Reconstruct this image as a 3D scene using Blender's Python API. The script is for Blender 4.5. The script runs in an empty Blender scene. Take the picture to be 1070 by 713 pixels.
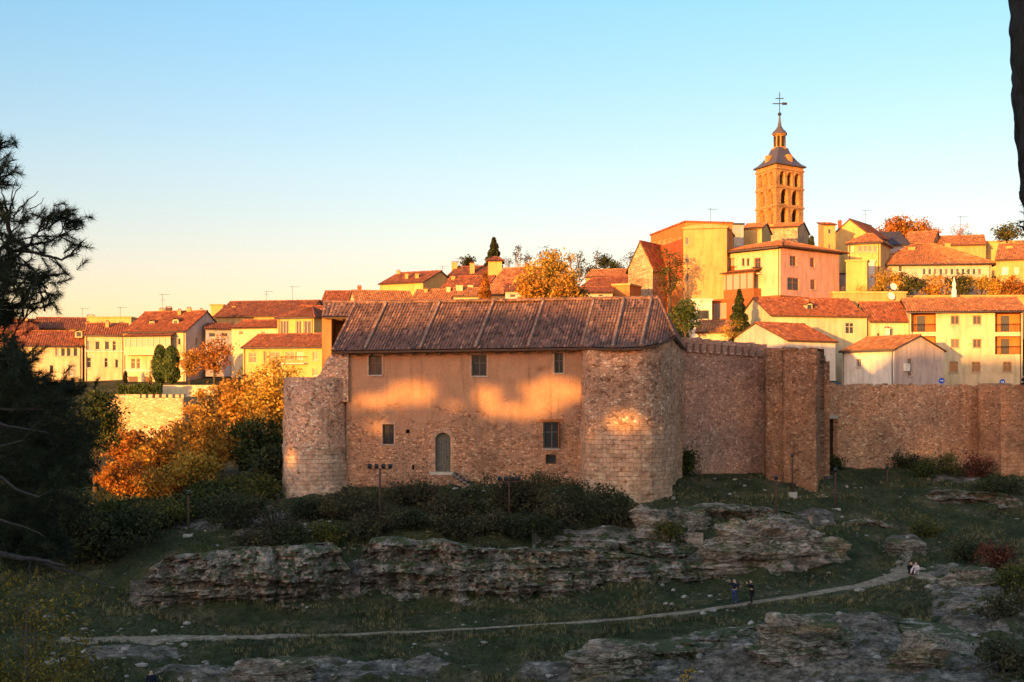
import bpy, math, random
import numpy as np
from mathutils import Vector, noise
rng = np.random.default_rng(7); random.seed(7)
sc = bpy.context.scene; COL = sc.collection
F, HY, CX = 1470.0, 420.0, 535.0           # survey numbers: focal length, eye level and centre line
SUN_A, SUN_E = math.radians(30), math.radians(2.7)
TE = math.tan(SUN_E)
DH = (math.sin(SUN_A), math.cos(SUN_A)); NH = (math.cos(SUN_A), -math.sin(SUN_A))
def PX(px, Y): return (px - CX) / F * Y
def PZ(py, Y): return (HY - py) / F * Y
def pt(px, py, Y): return Vector((PX(px, Y), Y, PZ(py, Y)))
def uw(p): return (p[0]*NH[0] + p[1]*NH[1], p[2] + TE*(p[0]*DH[0] + p[1]*DH[1]))

# ------------------------------------------------------------------ object helpers
def link(o, parent=None):
    COL.objects.link(o)
    if parent: o.parent = parent
    return o
def tag(o, label=None, cat=None, group=None, kind=None):
    if label: o['label'] = label
    if cat: o['category'] = cat
    if group: o['group'] = group
    if kind: o['kind'] = kind
    return o
ORG = {}
def thing(name, label, cat, loc, group=None):
    o = bpy.data.objects.new(name, None); o.empty_display_size = .3
    o.location = loc; link(o); ORG[o.name] = Vector(loc)
    return tag(o, label, cat, group)
def org(parent):
    if parent is None: return Vector((0, 0, 0))
    return ORG.get(parent.name, Vector((0, 0, 0)))
class MB:
    def __init__(s): s.v = []; s.f = []; s.uv = []; s.m = []; s.sm = []
    def face(s, pts, uvs=None, mi=0, smooth=False):
        i = len(s.v); s.v += [tuple(p) for p in pts]; s.f.append(tuple(range(i, i+len(pts))))
        s.uv += list(uvs) if uvs else [(0, 0)]*len(pts); s.m.append(mi); s.sm.append(smooth)
    def grid(s, P, UV=None, skip=None, mi=0, smooth=True):
        n, m = len(P), len(P[0]); i0 = len(s.v)
        for r in P: s.v += [tuple(p) for p in r]
        for i in range(n-1):
            for j in range(m-1):
                if skip and skip(i, j): continue
                q = [(i, j), (i, j+1), (i+1, j+1), (i+1, j)]
                s.f.append(tuple(i0 + a*m + b for a, b in q))
                s.uv += [UV[a][b] if UV else (0, 0) for a, b in q]; s.m.append(mi); s.sm.append(smooth)
    def box(s, c, ux, uy, uz, mi=0):
        c = Vector(c); ux = Vector(ux); uy = Vector(uy); uz = Vector(uz)
        K = [c + a*ux + b*uy + d*uz for a in (-1, 1) for b in (-1, 1) for d in (-1, 1)]
        lx, ly, lz = 2*ux.length, 2*uy.length, 2*uz.length
        for q, (a, b) in (((0, 1, 3, 2), (lz, ly)), ((4, 6, 7, 5), (ly, lz)), ((0, 4, 5, 1), (lx, lz)), ((2, 3, 7, 6), (lz, lx)), ((0, 2, 6, 4), (ly, lx)), ((1, 5, 7, 3), (lx, ly))):
            s.face([K[i] for i in q], [(0, 0), (a, 0), (a, b), (0, b)], mi)
    def abox(s, x0, x1, y0, y1, z0, z1, mi=0):
        s.box(((x0+x1)/2, (y0+y1)/2, (z0+z1)/2), ((x1-x0)/2, 0, 0), (0, (y1-y0)/2, 0), (0, 0, (z1-z0)/2), mi)
    def tube(s, pts, radii, n=6, mi=0, cap=True):
        pts = [Vector(p) for p in pts]; rings = []; i0 = len(s.v)
        if not hasattr(radii, '__len__'): radii = [radii]*len(pts)
        for k, p in enumerate(pts):
            d = (pts[min(k+1, len(pts)-1)] - pts[max(k-1, 0)])
            if d.length < 1e-9: d = Vector((0, 0, 1))
            d.normalize(); a = d.cross(Vector((0.13, .05, 1)) if abs(d.z) < .9 else Vector((1, 0, 0))).normalized(); b = d.cross(a)
            for j in range(n):
                t = 2*math.pi*j/n; s.v.append(tuple(p + (a*math.cos(t) + b*math.sin(t))*radii[k]))
        for k in range(len(pts)-1):
            for j in range(n):
                s.f.append((i0+k*n+j, i0+k*n+(j+1) % n, i0+(k+1)*n+(j+1) % n, i0+(k+1)*n+j))
                s.uv += [(j/n, k), ((j+1)/n, k), ((j+1)/n, k+1), (j/n, k+1)]; s.m.append(mi); s.sm.append(True)
        if cap:
            for k in (0, len(pts)-1):
                r = [i0+k*n+j for j in range(n)]
                s.f.append(tuple(r if k else r[::-1])); s.uv += [(0, 0)]*n; s.m.append(mi); s.sm.append(False)
    def lathe(s, c, prof, n=24, mi=0, smooth=True, twist=0):
        c = Vector(c); i0 = len(s.v)
        for r, z in prof:
            for j in range(n):
                t = 2*math.pi*j/n + twist; s.v.append((c.x + r*math.cos(t), c.y + r*math.sin(t), c.z + z))
        for k in range(len(prof)-1):
            for j in range(n):
                s.f.append((i0+k*n+j, i0+k*n+(j+1) % n, i0+(k+1)*n+(j+1) % n, i0+(k+1)*n+j))
                s.uv += [(j, k), (j+1, k), (j+1, k+1), (j, k+1)]; s.m.append(mi); s.sm.append(smooth)
    def build(s, name, mats, parent=None, shift=None):
        me = bpy.data.meshes.new(name)
        o0 = org(parent) if shift is None else shift
        me.from_pydata([(v[0]-o0[0], v[1]-o0[1], v[2]-o0[2]) for v in s.v], [], s.f)
        uvl = me.uv_layers.new(name='UVMap'); uvl.data.foreach_set('uv', np.array(s.uv, dtype=np.float32).ravel())
        me.polygons.foreach_set('material_index', s.m); me.polygons.foreach_set('use_smooth', s.sm)
        for m in (mats if isinstance(mats, (list, tuple)) else [mats]): me.materials.append(m)
        me.update()
        o = bpy.data.objects.new(name, me); link(o, parent)
        if parent is None and shift is not None: o.location = shift
        ORG[o.name] = o0 if parent else Vector(o.location)
        if parent is not None: ORG[o.name] = org(parent)
        return o
def np_obj(name, V, K, mat, parent=None, smooth=False):
    """V: (N*K,3) vertices, every K consecutive ones a face"""
    o0 = org(parent); V = np.asarray(V, dtype=np.float64) - np.array(o0)[None]
    n = len(V); nf = n//K
    me = bpy.data.meshes.new(name); me.vertices.add(n); me.vertices.foreach_set('co', V.astype(np.float32).ravel())
    me.loops.add(n); me.loops.foreach_set('vertex_index', np.arange(n, dtype=np.int32))
    me.polygons.add(nf); me.polygons.foreach_set('loop_start', np.arange(0, n, K, dtype=np.int32))
    me.update(calc_edges=True); me.materials.append(mat)
    o = bpy.data.objects.new(name, me); link(o, parent); ORG[o.name] = org(parent) if parent else Vector((0, 0, 0))
    return o

# ------------------------------------------------------------------ materials
def new_mat(name):
    m = bpy.data.materials.new(name); m.use_nodes = True; nt = m.node_tree
    b = nt.nodes['Principled BSDF']; b.inputs['Roughness'].default_value = .85
    b.inputs['Specular IOR Level'].default_value = .2
    return m, nt, b
def nd(nt, t, **kw):
    n = nt.nodes.new(t)
    for k, v in kw.items():
        if k in n.inputs: n.inputs[k].default_value = v
        else: setattr(n, k, v)
    return n
def ramp(nt, src, stops, interp='LINEAR'):
    r = nt.nodes.new('ShaderNodeValToRGB'); r.color_ramp.interpolation = interp; e = r.color_ramp.elements
    while len(e) < len(stops): e.new(.5)
    for x, (p, c) in zip(e, stops):
        x.position = p; x.color = (*c, 1) if hasattr(c, '__len__') else (c, c, c, 1)
    nt.links.new(src, r.inputs[0]); return r.outputs[0]
def mix(nt, fac, a, b, mode='MIX'):
    m = nt.nodes.new('ShaderNodeMix'); m.data_type = 'RGBA'; m.blend_type = mode
    for i, x in ((0, fac), (6, a), (7, b)):
        if isinstance(x, bpy.types.NodeSocket): nt.links.new(x, m.inputs[i])
        elif i == 0: m.inputs[0].default_value = x
        else: m.inputs[i].default_value = (*x, 1)
    return m.outputs[2]
def mth(nt, op, a, b=None, c=None):
    m = nt.nodes.new('ShaderNodeMath'); m.operation = op
    for i, x in enumerate((a, b, c)):
        if x is None: continue
        if isinstance(x, bpy.types.NodeSocket): nt.links.new(x, m.inputs[i])
        else: m.inputs[i].default_value = x
    return m.outputs[0]
def pos(nt, scale=(1, 1, 1), uv=False):
    mp = nt.nodes.new('ShaderNodeMapping'); mp.inputs['Scale'].default_value = scale
    if uv: nt.links.new(nt.nodes.new('ShaderNodeTexCoord').outputs['UV'], mp.inputs[0])
    else: nt.links.new(nt.nodes.new('ShaderNodeNewGeometry').outputs['Position'], mp.inputs[0])
    return mp.outputs[0]
def noi(nt, vec, scale, detail=4, rough=.55):
    n = nd(nt, 'ShaderNodeTexNoise', Scale=scale, Detail=detail, Roughness=rough); nt.links.new(vec, n.inputs['Vector']); return n.outputs['Fac']
def vor(nt, vec, scale, feature='F1', rnd=1.0):
    n = nd(nt, 'ShaderNodeTexVoronoi', Scale=scale); n.feature = feature; n.inputs['Randomness'].default_value = rnd
    nt.links.new(vec, n.inputs['Vector']); return n
def bump(nt, b, h, strength=.6, dist=.05):
    n = nd(nt, 'ShaderNodeBump', Strength=strength, Distance=dist); nt.links.new(h, n.inputs['Height']); nt.links.new(n.outputs[0], b.inputs['Normal'])

def m_plain(name, c, rough=.7, metal=0, var=.25, scale=4):
    m, nt, b = new_mat(name); n = noi(nt, pos(nt), scale)
    nt.links.new(ramp(nt, n, [(.3, tuple(x*(1-var) for x in c)), (.7, tuple(min(1, x*(1+var*.6)) for x in c))]), b.inputs['Base Color'])
    b.inputs['Roughness'].default_value = rough; b.inputs['Metallic'].default_value = metal; return m
def m_stucco(name, c, dirt=.5):
    m, nt, b = new_mat(name); p = pos(nt)
    n1 = noi(nt, p, .35, 5); n2 = noi(nt, pos(nt, (1.6, 1.6, .25)), 1.2, 4); n3 = noi(nt, p, 9, 3)
    a = ramp(nt, n1, [(.3, tuple(x*.82 for x in c)), (.65, c)])
    st = ramp(nt, n2, [(.45, 1.0), (.7, 1-.5*dirt)]); a = mix(nt, ramp(nt, noi(nt, pos(nt, (1, 1, 1.3)), .8, 6, .7), [(.56, 0.), (.6, .5)]), a, tuple(x*k_ for x, k_ in zip(c, (.78, .72, .66))))
    a = mix(nt, 1.0, a, st, 'MULTIPLY')
    a = mix(nt, 1.0, a, ramp(nt, n3, [(.3, .9), (.7, 1.0)]), 'MULTIPLY')
    nt.links.new(a, b.inputs['Base Color']); bump(nt, b, n3, .25, .03); return m
def stone_cells(nt, uvv, sx, sy, rnd=1.0):
    """irregular rubble in metres on the wall's own UVs"""
    wob = nd(nt, 'ShaderNodeTexNoise', Scale=1.3, Detail=3); nt.links.new(uvv, wob.inputs['Vector'])
    add = nt.nodes.new('ShaderNodeVectorMath'); add.operation = 'MULTIPLY_ADD'
    nt.links.new(wob.outputs['Color'], add.inputs[0]); add.inputs[1].default_value = (.25, .25, 0); nt.links.new(uvv, add.inputs[2])
    mp = nt.nodes.new('ShaderNodeMapping'); mp.inputs['Scale'].default_value = (sx, sy, 0); nt.links.new(add.outputs[0], mp.inputs[0])
    c = vor(nt, mp.outputs[0], 1.0, 'F1', rnd); e = vor(nt, mp.outputs[0], 1.0, 'DISTANCE_TO_EDGE', rnd)
    sep = nt.nodes.new('ShaderNodeSeparateColor'); nt.links.new(c.outputs['Color'], sep.inputs[0])
    return sep.outputs[0], sep.outputs[1], e.outputs['Distance']
def m_stone(name, dark, mid, light, *a, gain=1.45, **kw):
    g = lambda c: tuple(min(.8, x*gain) for x in c)
    return m_stone_(name, g(dark), g(mid), g(light), *a, **kw)
def m_stone_(name, dark, mid, light, sx=3.2, sy=4.6, plaster=None, pz=None, ashlar_below=None, pale=.0, rnd=1.0):
    """rubble masonry; plaster=(colour) covers it above the height pz; ashlar_below: dressed blocks under that height"""
    m, nt, b = new_mat(name); uvv = pos(nt, uv=True); p = pos(nt)
    r, g, e = stone_cells(nt, uvv, sx, sy, rnd)
    col = ramp(nt, r, [(0, dark), (.35, mid), (.75, mid), (1, light)])
    mort = ramp(nt, e, [(.0, 1.0), (.09, 0)])
    col = mix(nt, mort, col, tuple(x*.62 for x in mid))
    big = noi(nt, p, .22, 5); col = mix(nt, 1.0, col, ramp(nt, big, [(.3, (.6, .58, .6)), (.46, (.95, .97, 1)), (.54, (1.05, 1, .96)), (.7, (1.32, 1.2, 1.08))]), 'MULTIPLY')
    hgt = mth(nt, 'MINIMUM', e, .16)
    sepz = nt.nodes.new('ShaderNodeSeparateXYZ'); nt.links.new(p, sepz.inputs[0]); z = sepz.outputs[2]
    n2 = noi(nt, p, .7, 5)
    if ashlar_below is not None:
        br = nd(nt, 'ShaderNodeTexBrick', Scale=1.0); br.offset = .5
        br.inputs['Brick Width'].default_value = .62; br.inputs['Row Height'].default_value = .36; br.inputs['Mortar Size'].default_value = .018
        br.inputs['Mortar Smooth'].default_value = .4
        br.inputs['Color1'].default_value = (*mid, 1); br.inputs['Color2'].default_value = (*[.5*(p_+q_) for p_, q_ in zip(mid, light)], 1); br.inputs['Mortar'].default_value = (*[x*.62 for x in mid], 1); br.inputs['Bias'].default_value = -.1
        wb = nd(nt, 'ShaderNodeTexNoise', Scale=.9, Detail=2); nt.links.new(uvv, wb.inputs['Vector'])
        ad = nt.nodes.new('ShaderNodeVectorMath'); ad.operation = 'MULTIPLY_ADD'; nt.links.new(wb.outputs['Color'], ad.inputs[0]); ad.inputs[1].default_value = (.32, .3, 0); nt.links.new(uvv, ad.inputs[2])
        nt.links.new(ad.outputs[0], br.inputs['Vector'])
        f = mth(nt, 'ADD', z, mth(nt, 'MULTIPLY', n2, 3.0)); f = ramp(nt, mth(nt, 'MULTIPLY_ADD', mth(nt, 'SUBTRACT', f, ashlar_below+1.5), .5, .5), [(.42, 1.0), (.58, 0.0)])
        bc = mix(nt, .38, br.outputs['Color'], col); bc = mix(nt, 1.0, bc, ramp(nt, noi(nt, p, 1.5, 6, .7), [(.3, .5), (.68, 1.15)]), 'MULTIPLY')
        col = mix(nt, f, col, bc)
        hm = nt.nodes.new('ShaderNodeMix'); nt.links.new(f, hm.inputs[0]); nt.links.new(hgt, hm.inputs[2])
        nt.links.new(mth(nt, 'MULTIPLY', mth(nt, 'SUBTRACT', 1.0, br.outputs['Fac']), .16), hm.inputs[3]); hgt = hm.outputs[0]
    if plaster is not None:
        f = mth(nt, 'ADD', z, mth(nt, 'MULTIPLY', mth(nt, 'SUBTRACT', noi(nt, p, .33, 8, .7), .5), 17.0))
        f = ramp(nt, mth(nt, 'MULTIPLY_ADD', mth(nt, 'SUBTRACT', f, pz), .35, .5), [(.3, 0.0), (.7, 1.0)])
        pc = ramp(nt, noi(nt, p, .8, 6), [(.3, tuple(x*.78 for x in plaster)), (.7, plaster)])
        pc = mix(nt, ramp(nt, noi(nt, pos(nt, (1.5, 1.5, .2)), 1.0, 4), [(.55, 0.), (.75, .5)]), pc, tuple(x*.6 for x in plaster))
        col = mix(nt, mth(nt, 'MULTIPLY', f, .93), col, pc)
        hgt = mth(nt, 'MULTIPLY', hgt, mth(nt, 'SUBTRACT', 1.0, mth(nt, 'MULTIPLY', f, .85)))
    # weather streaks below the top and sparse dark stains
    stn = noi(nt, pos(nt, (2.2, 2.2, .16)), 1.0, 4)
    col = mix(nt, ramp(nt, stn, [(.56, 0.), (.72, .55)]), col, tuple(x*.42 for x in mid))
    col = mix(nt, 1.0, col, ramp(nt, noi(nt, p, 14, 2), [(.3, .8), (.7, 1.12)]), 'MULTIPLY')
    nt.links.new(col, b.inputs['Base Color']); b.inputs['Roughness'].default_value = .95
    h2 = mth(nt, 'ADD', mth(nt, 'MULTIPLY', hgt, 5.0), mth(nt, 'MULTIPLY', noi(nt, p, 8, 4), .5))
    bump(nt, b, h2, .9, .07); return m
def m_tile(name, cols, pitch=.3, row=.45):
    """clay roof tiles: each tile takes its own colour from the roof's UVs in metres"""
    m, nt, b = new_mat(name); tc = nt.nodes.new('ShaderNodeTexCoord'); sp = nt.nodes.new('ShaderNodeSeparateXYZ'); nt.links.new(tc.outputs['UV'], sp.inputs[0])
    cu = mth(nt, 'FLOOR', mth(nt, 'DIVIDE', sp.outputs[0], pitch)); cv = mth(nt, 'FLOOR', mth(nt, 'DIVIDE', sp.outputs[1], row))
    cmb = nt.nodes.new('ShaderNodeCombineXYZ'); nt.links.new(cu, cmb.inputs[0]); nt.links.new(cv, cmb.inputs[1])
    wn = nt.nodes.new('ShaderNodeTexWhiteNoise'); wn.noise_dimensions = '3D'; nt.links.new(cmb.outputs[0], wn.inputs['Vector'])
    col = ramp(nt, wn.outputs['Value'], [(0, cols[0]), (.4, cols[1]), (.8, cols[1]), (1, cols[2])])
    n = noi(nt, pos(nt), .5, 6, .7); col = mix(nt, ramp(nt, n, [(.5, 0.), (.68, .55)]), col, tuple(.5*(x+y) for x, y in zip(cols[0], (.11, .1, .085))))
    col = mix(nt, 1.0, col, ramp(nt, noi(nt, pos(nt), 7, 3), [(.3, .75), (.7, 1.1)]), 'MULTIPLY')
    fr = mth(nt, 'FRACT', mth(nt, 'DIVIDE', sp.outputs[0], pitch))      # colour darkens towards the channels
    ch = mth(nt, 'ABSOLUTE', mth(nt, 'SUBTRACT', fr, .5))
    col = mix(nt, ramp(nt, ch, [(.34, 0.), (.5, .6)]), col, tuple(x*.35 for x in cols[0]))
    nt.links.new(col, b.inputs['Base Color']); b.inputs['Roughness'].default_value = .9
    bump(nt, b, noi(nt, pos(nt), 6, 3), .4, .03); return m
def m_leaf(name, c1, c2, c3=None, trans=.25, scale=.55):
    m, nt, b = new_mat(name); c3 = c3 or c2
    g = nt.nodes.new('ShaderNodeNewGeometry'); n = noi(nt, pos(nt), scale, 3)
    col = ramp(nt, g.outputs['Random Per Island'], [(0, tuple(x*.7 for x in c1)), (.5, c1), (.85, c2), (1, c3)])
    col = mix(nt, 1.0, col, ramp(nt, n, [(.3, (.5, .55, .5)), (.5, (1, 1, 1)), (.72, (1.5, 1.35, 1.2))]), 'MULTIPLY')
    nt.links.new(col, b.inputs['Base Color']); b.inputs['Roughness'].default_value = .7
    if trans:
        t = nt.nodes.new('ShaderNodeBsdfTranslucent'); nt.links.new(col, t.inputs[0])
        mx = nt.nodes.new('ShaderNodeMixShader'); mx.inputs[0].default_value = trans
        nt.links.new(b.outputs[0], mx.inputs[1]); nt.links.new(t.outputs[0], mx.inputs[2])
        nt.links.new(mx.outputs[0], nt.nodes['Material Output'].inputs[0])
    return m
def m_bark(name, c):
    m, nt, b = new_mat(name); n = noi(nt, pos(nt, (6, 6, 1.2)), 3, 5, .7)
    nt.links.new(ramp(nt, n, [(.3, tuple(x*.4 for x in c)), (.7, c)]), b.inputs['Base Color']); bump(nt, b, n, .9, .06); return m
def cracks(nt, sc):
    a = mth(nt, 'ABSOLUTE', mth(nt, 'SUBTRACT', noi(nt, pos(nt, sc), 1.0, 6, .6), .5)); b_ = mth(nt, 'ABSOLUTE', mth(nt, 'SUBTRACT', noi(nt, pos(nt, (1.3, 1.1, .35)), 1.3, 5, .65), .47))
    return mix(nt, 1.0, ramp(nt, a, [(0, .38), (.022, .9), (.05, 1.)]), ramp(nt, b_, [(0, .5), (.012, 1.)]), 'MULTIPLY')
def m_rock(name, tint=(1, 1, 1), warm=.5):
    m, nt, b = new_mat(name); p = pos(nt)
    st = noi(nt, pos(nt, (.28, .28, 2.4)), 1.1, 8, .62); n1 = noi(nt, p, .6, 8, .68); n2 = noi(nt, p, 4, 6, .7)
    v = vor(nt, pos(nt, (.9, .9, 1.7)), .9, 'DISTANCE_TO_EDGE').outputs['Distance']
    T = lambda c: tuple(x*y for x, y in zip(c, tint))
    col = ramp(nt, n1, [(.28, T((.12, .092, .08))), (.44, T((.29, .225, .19))), (.62, T((.41, .33, .275))), (.8, T((.55, .46, .4)))])
    och = ramp(nt, mth(nt, 'MULTIPLY', noi(nt, pos(nt, (.35, .35, 1.3)), .8, 5), 1.0), [(.56, 0.), (.66, warm)])
    col = mix(nt, och, col, (.42, .27, .13))
    col = mix(nt, 1.0, col, ramp(nt, st, [(.35, .5), (.55, 1.1)]), 'MULTIPLY')
    col = mix(nt, 1.0, col, ramp(nt, n2, [(.32, .45), (.6, 1.15)]), 'MULTIPLY')
    col = mix(nt, 1.0, col, cracks(nt, (.55, .55, 2.4)), 'MULTIPLY')
    geo = nt.nodes.new('ShaderNodeNewGeometry'); sp = nt.nodes.new('ShaderNodeSeparateXYZ'); nt.links.new(geo.outputs['Normal'], sp.inputs[0])
    moss = mth(nt, 'MULTIPLY', ramp(nt, sp.outputs[2], [(.55, 0.), (.85, 1.)]), ramp(nt, noi(nt, p, .8, 6, .65), [(.42, 0.), (.5, .95)]))
    col = mix(nt, moss, col, (.045, .055, .018))
    nt.links.new(col, b.inputs['Base Color']); b.inputs['Roughness'].default_value = .95
    h = mth(nt, 'ADD', mth(nt, 'MULTIPLY', mth(nt, 'MINIMUM', v, .05), 1.0), mth(nt, 'ADD', st, mth(nt, 'MULTIPLY', n2, .6))); bump(nt, b, h, 1.0, .22); return m
def m_ground():
    m, nt, b = new_mat('turf_and_rock'); p = pos(nt)
    at = nt.nodes.new('ShaderNodeAttribute'); at.attribute_name = 'rock'
    n = noi(nt, p, .35, 6, .6); n2 = noi(nt, p, 2.5, 5, .7); n3 = noi(nt, p, 1.0, 6, .7)
    g = ramp(nt, n, [(.3, (.018, .022, .01)), (.45, (.036, .043, .016)), (.56, (.06, .056, .026)), (.66, (.11, .085, .048)), (.8, (.18, .135, .085))])
    g = mix(nt, 1.0, g, ramp(nt, n2, [(.3, .45), (.7, 1.35)]), 'MULTIPLY')
    stn = ramp(nt, vor(nt, pos(nt, (1, 1.6, 1)), 1.1).outputs['Distance'], [(.12, 1.), (.2, 0.)])
    g = mix(nt, mth(nt, 'MULTIPLY', stn, ramp(nt, noi(nt, p, .12, 3), [(.52, 0.), (.62, .8)])), g, (.27, .23, .2))
    rk = ramp(nt, n3, [(.28, (.05, .042, .035)), (.46, (.15, .12, .1)), (.6, (.25, .2, .17)), (.78, (.4, .33, .29))])
    rk = mix(nt, 1.0, rk, ramp(nt, noi(nt, pos(nt, (.5, .8, 3.5)), 1.4, 7, .65), [(.36, .45), (.56, 1.1)]), 'MULTIPLY')
    rk = mix(nt, 1.0, rk, cracks(nt, (.8, 1.4, 2.2)), 'MULTIPLY')
    rk = mix(nt, 1.0, rk, ramp(nt, n2, [(.3, .5), (.65, 1.2)]), 'MULTIPLY')
    f = mth(nt, 'ADD', mth(nt, 'MULTIPLY', at.outputs['Fac'], .78), mth(nt, 'MULTIPLY', mth(nt, 'SUBTRACT', noi(nt, pos(nt, (.7, 1.1, 1)), 1.1, 7, .72), .5), 2.6))
    f = ramp(nt, f, [(.53, 0.), (.63, 1.)])
    nt.links.new(mix(nt, f, g, rk), b.inputs['Base Color']); b.inputs['Roughness'].default_value = 1
    bump(nt, b, mth(nt, 'ADD', n2, mth(nt, 'MULTIPLY', noi(nt, p, 7, 4), .5)), .9, .16); return m
def m_glass(name, c=(.03, .035, .04), rough=.12):
    m, nt, b = new_mat(name); b.inputs['Base Color'].default_value = (*c, 1); b.inputs['Roughness'].default_value = rough
    b.inputs['Specular IOR Level'].default_value = .5; return m

M = {}
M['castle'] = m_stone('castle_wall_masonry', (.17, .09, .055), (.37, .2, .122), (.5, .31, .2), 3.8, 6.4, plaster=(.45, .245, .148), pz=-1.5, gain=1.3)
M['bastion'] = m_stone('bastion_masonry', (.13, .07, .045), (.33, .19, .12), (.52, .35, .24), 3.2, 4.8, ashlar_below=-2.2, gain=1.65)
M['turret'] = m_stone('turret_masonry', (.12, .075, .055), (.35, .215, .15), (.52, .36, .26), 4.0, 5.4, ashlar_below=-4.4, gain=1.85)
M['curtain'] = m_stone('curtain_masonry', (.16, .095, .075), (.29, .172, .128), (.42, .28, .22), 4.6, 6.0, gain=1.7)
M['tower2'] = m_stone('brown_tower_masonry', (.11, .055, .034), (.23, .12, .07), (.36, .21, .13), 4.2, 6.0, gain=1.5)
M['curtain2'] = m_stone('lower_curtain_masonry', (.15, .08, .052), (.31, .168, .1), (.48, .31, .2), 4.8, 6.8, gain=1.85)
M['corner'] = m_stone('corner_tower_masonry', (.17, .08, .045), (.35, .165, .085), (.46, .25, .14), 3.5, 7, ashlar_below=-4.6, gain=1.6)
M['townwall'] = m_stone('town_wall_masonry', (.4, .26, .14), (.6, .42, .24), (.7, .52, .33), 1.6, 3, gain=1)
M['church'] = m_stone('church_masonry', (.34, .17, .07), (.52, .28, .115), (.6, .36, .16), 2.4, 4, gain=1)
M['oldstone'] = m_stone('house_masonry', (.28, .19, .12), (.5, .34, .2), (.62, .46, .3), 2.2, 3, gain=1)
M['roof_castle'] = m_tile('castle_tiles', ((.1, .055, .047), (.23, .12, .095), (.46, .24, .165)), .3, .5)
M['roof_a'] = m_tile('tiles_red', ((.17, .05, .022), (.36, .105, .045), (.55, .21, .09)), .34, .5)
M['roof_b'] = m_tile('tiles_orange', ((.24, .085, .035), (.46, .18, .07), (.62, .31, .14)), .34, .5)
M['roof_c'] = m_tile('tiles_brown', ((.13, .045, .03), (.27, .085, .045), (.42, .17, .08)), .34, .5)
M['slate'] = m_plain('slate', (.06, .055, .075), .6)
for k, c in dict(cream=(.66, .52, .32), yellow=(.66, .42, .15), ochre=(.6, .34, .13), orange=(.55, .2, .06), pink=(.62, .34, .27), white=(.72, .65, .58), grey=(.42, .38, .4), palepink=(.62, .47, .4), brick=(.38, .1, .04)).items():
    M[k] = m_stucco('stucco_'+k, c)
M['glass'] = m_glass('window_glass'); M['frame'] = m_plain('window_frame_paint', (.55, .45, .33)); M['wood'] = m_plain('dark_wood', (.09, .05, .03), .7)
M['brown'] = m_plain('brown_painted_wood', (.3, .1, .035), .6); M['greywood'] = m_plain('weathered_wood', (.12, .115, .1), .8)
M['whitepaint'] = m_plain('white_paint', (.75, .72, .66), .5); M['metal'] = m_plain('dark_metal', (.035, .03, .03), .5, .5)
M['rust'] = m_plain('rusty_post', (.09, .045, .035), .7, .2); M['lampglass'] = m_plain('lamp_head', (.5, .5, .55), .25, .6)
M['antenna'] = m_plain('antenna_metal', (.2, .19, .18), .5, .7); M['lead'] = m_plain('lead_sheet', (.1, .085, .1), .5, .1)
M['stair'] = m_plain('stair_stone', (.16, .13, .12), .9); M['sill'] = m_plain('sill_stone', (.4, .36, .32), .9)
M['hole'] = m_plain('dark_recess', (.03, .02, .015), 1)
M['shutter'] = m_plain('shutter_paint', (.42, .22, .1), .7); M['green'] = m_plain('green_paint', (.1, .13, .05), .6)
M['path'] = m_plain('trodden_earth', (.25, .185, .135), 1, 0, .55, 2.5)
M['rock'] = m_rock('limestone'); M['ground'] = m_ground()
M['stone_bits'] = m_plain('loose_stone', (.3, .26, .235), .95, 0, .4, 2)
M['bark'] = m_bark('bark', (.13, .09, .065)); M['barkdark'] = m_bark('dark_bark', (.05, .04, .035)); M['barkpale'] = m_bark('pale_bark', (.3, .22, .15))
M['lf_orange'] = m_leaf('leaves_orange', (.4, .18, .028), (.56, .3, .05), (.58, .42, .1))
M['lf_rust'] = m_leaf('leaves_rust', (.33, .11, .02), (.47, .19, .03), (.5, .3, .06))
M['lf_gold'] = m_leaf('leaves_gold', (.42, .24, .035), (.6, .36, .06), (.6, .45, .12))
M['lf_green'] = m_leaf('leaves_green', (.035, .05, .015), (.065, .085, .022), (.12, .12, .03))
M['lf_dark'] = m_leaf('leaves_dark_green', (.03, .038, .017), (.052, .06, .024), (.08, .085, .03))
M['lf_olive'] = m_leaf('leaves_olive', (.07, .075, .02), (.12, .11, .025), (.2, .15, .04))
M['lf_brown'] = m_leaf('twigs_and_brown_leaves', (.05, .046, .024), (.08, .068, .034), (.13, .1, .052), .15); M['lf_wood'] = m_leaf('unseen_wood_leaves', (.035, .05, .015), (.05, .06, .02), None, 0)
M['lf_red'] = m_leaf('leaves_dark_red', (.1, .03, .02), (.16, .05, .03), (.2, .08, .04), .15)
M['lf_cypress'] = m_leaf('leaves_cypress', (.05, .08, .02), (.085, .115, .03), (.12, .14, .04), .1)
M['needle'] = m_leaf('pine_needles', (.02, .028, .014), (.03, .04, .018), (.05, .06, .03), .1)
M['grass'] = m_leaf('grass_blades', (.03, .045, .014), (.06, .075, .025), (.2, .17, .08), .2, .3)
M['straw'] = m_leaf('dry_grass', (.2, .16, .08), (.28, .22, .11), (.34, .28, .16), .2, .3)
M['skin'] = m_plain('skin', (.5, .3, .22), .6, 0, .05); M['hair'] = m_plain('hair', (.02, .015, .012), .6)
M['navy'] = m_plain('navy_cloth', (.012, .014, .03), .9); M['denim'] = m_plain('denim', (.035, .05, .13), .9); M['black'] = m_plain('black_cloth', (.008, .008, .009), .9)
M['pinkcloth'] = m_plain('pale_pink_cloth', (.55, .42, .42), .9); M['signblue'] = m_plain('sign_blue', (.02, .08, .45), .4, 0, .05)
M['rib'] = m_tile('rib_mortar', ((.2, .12, .09), (.3, .18, .13), (.42, .27, .2)))
M['stone_trim'] = m_plain('window_stone_trim', (.42, .27, .18), .9)
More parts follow.
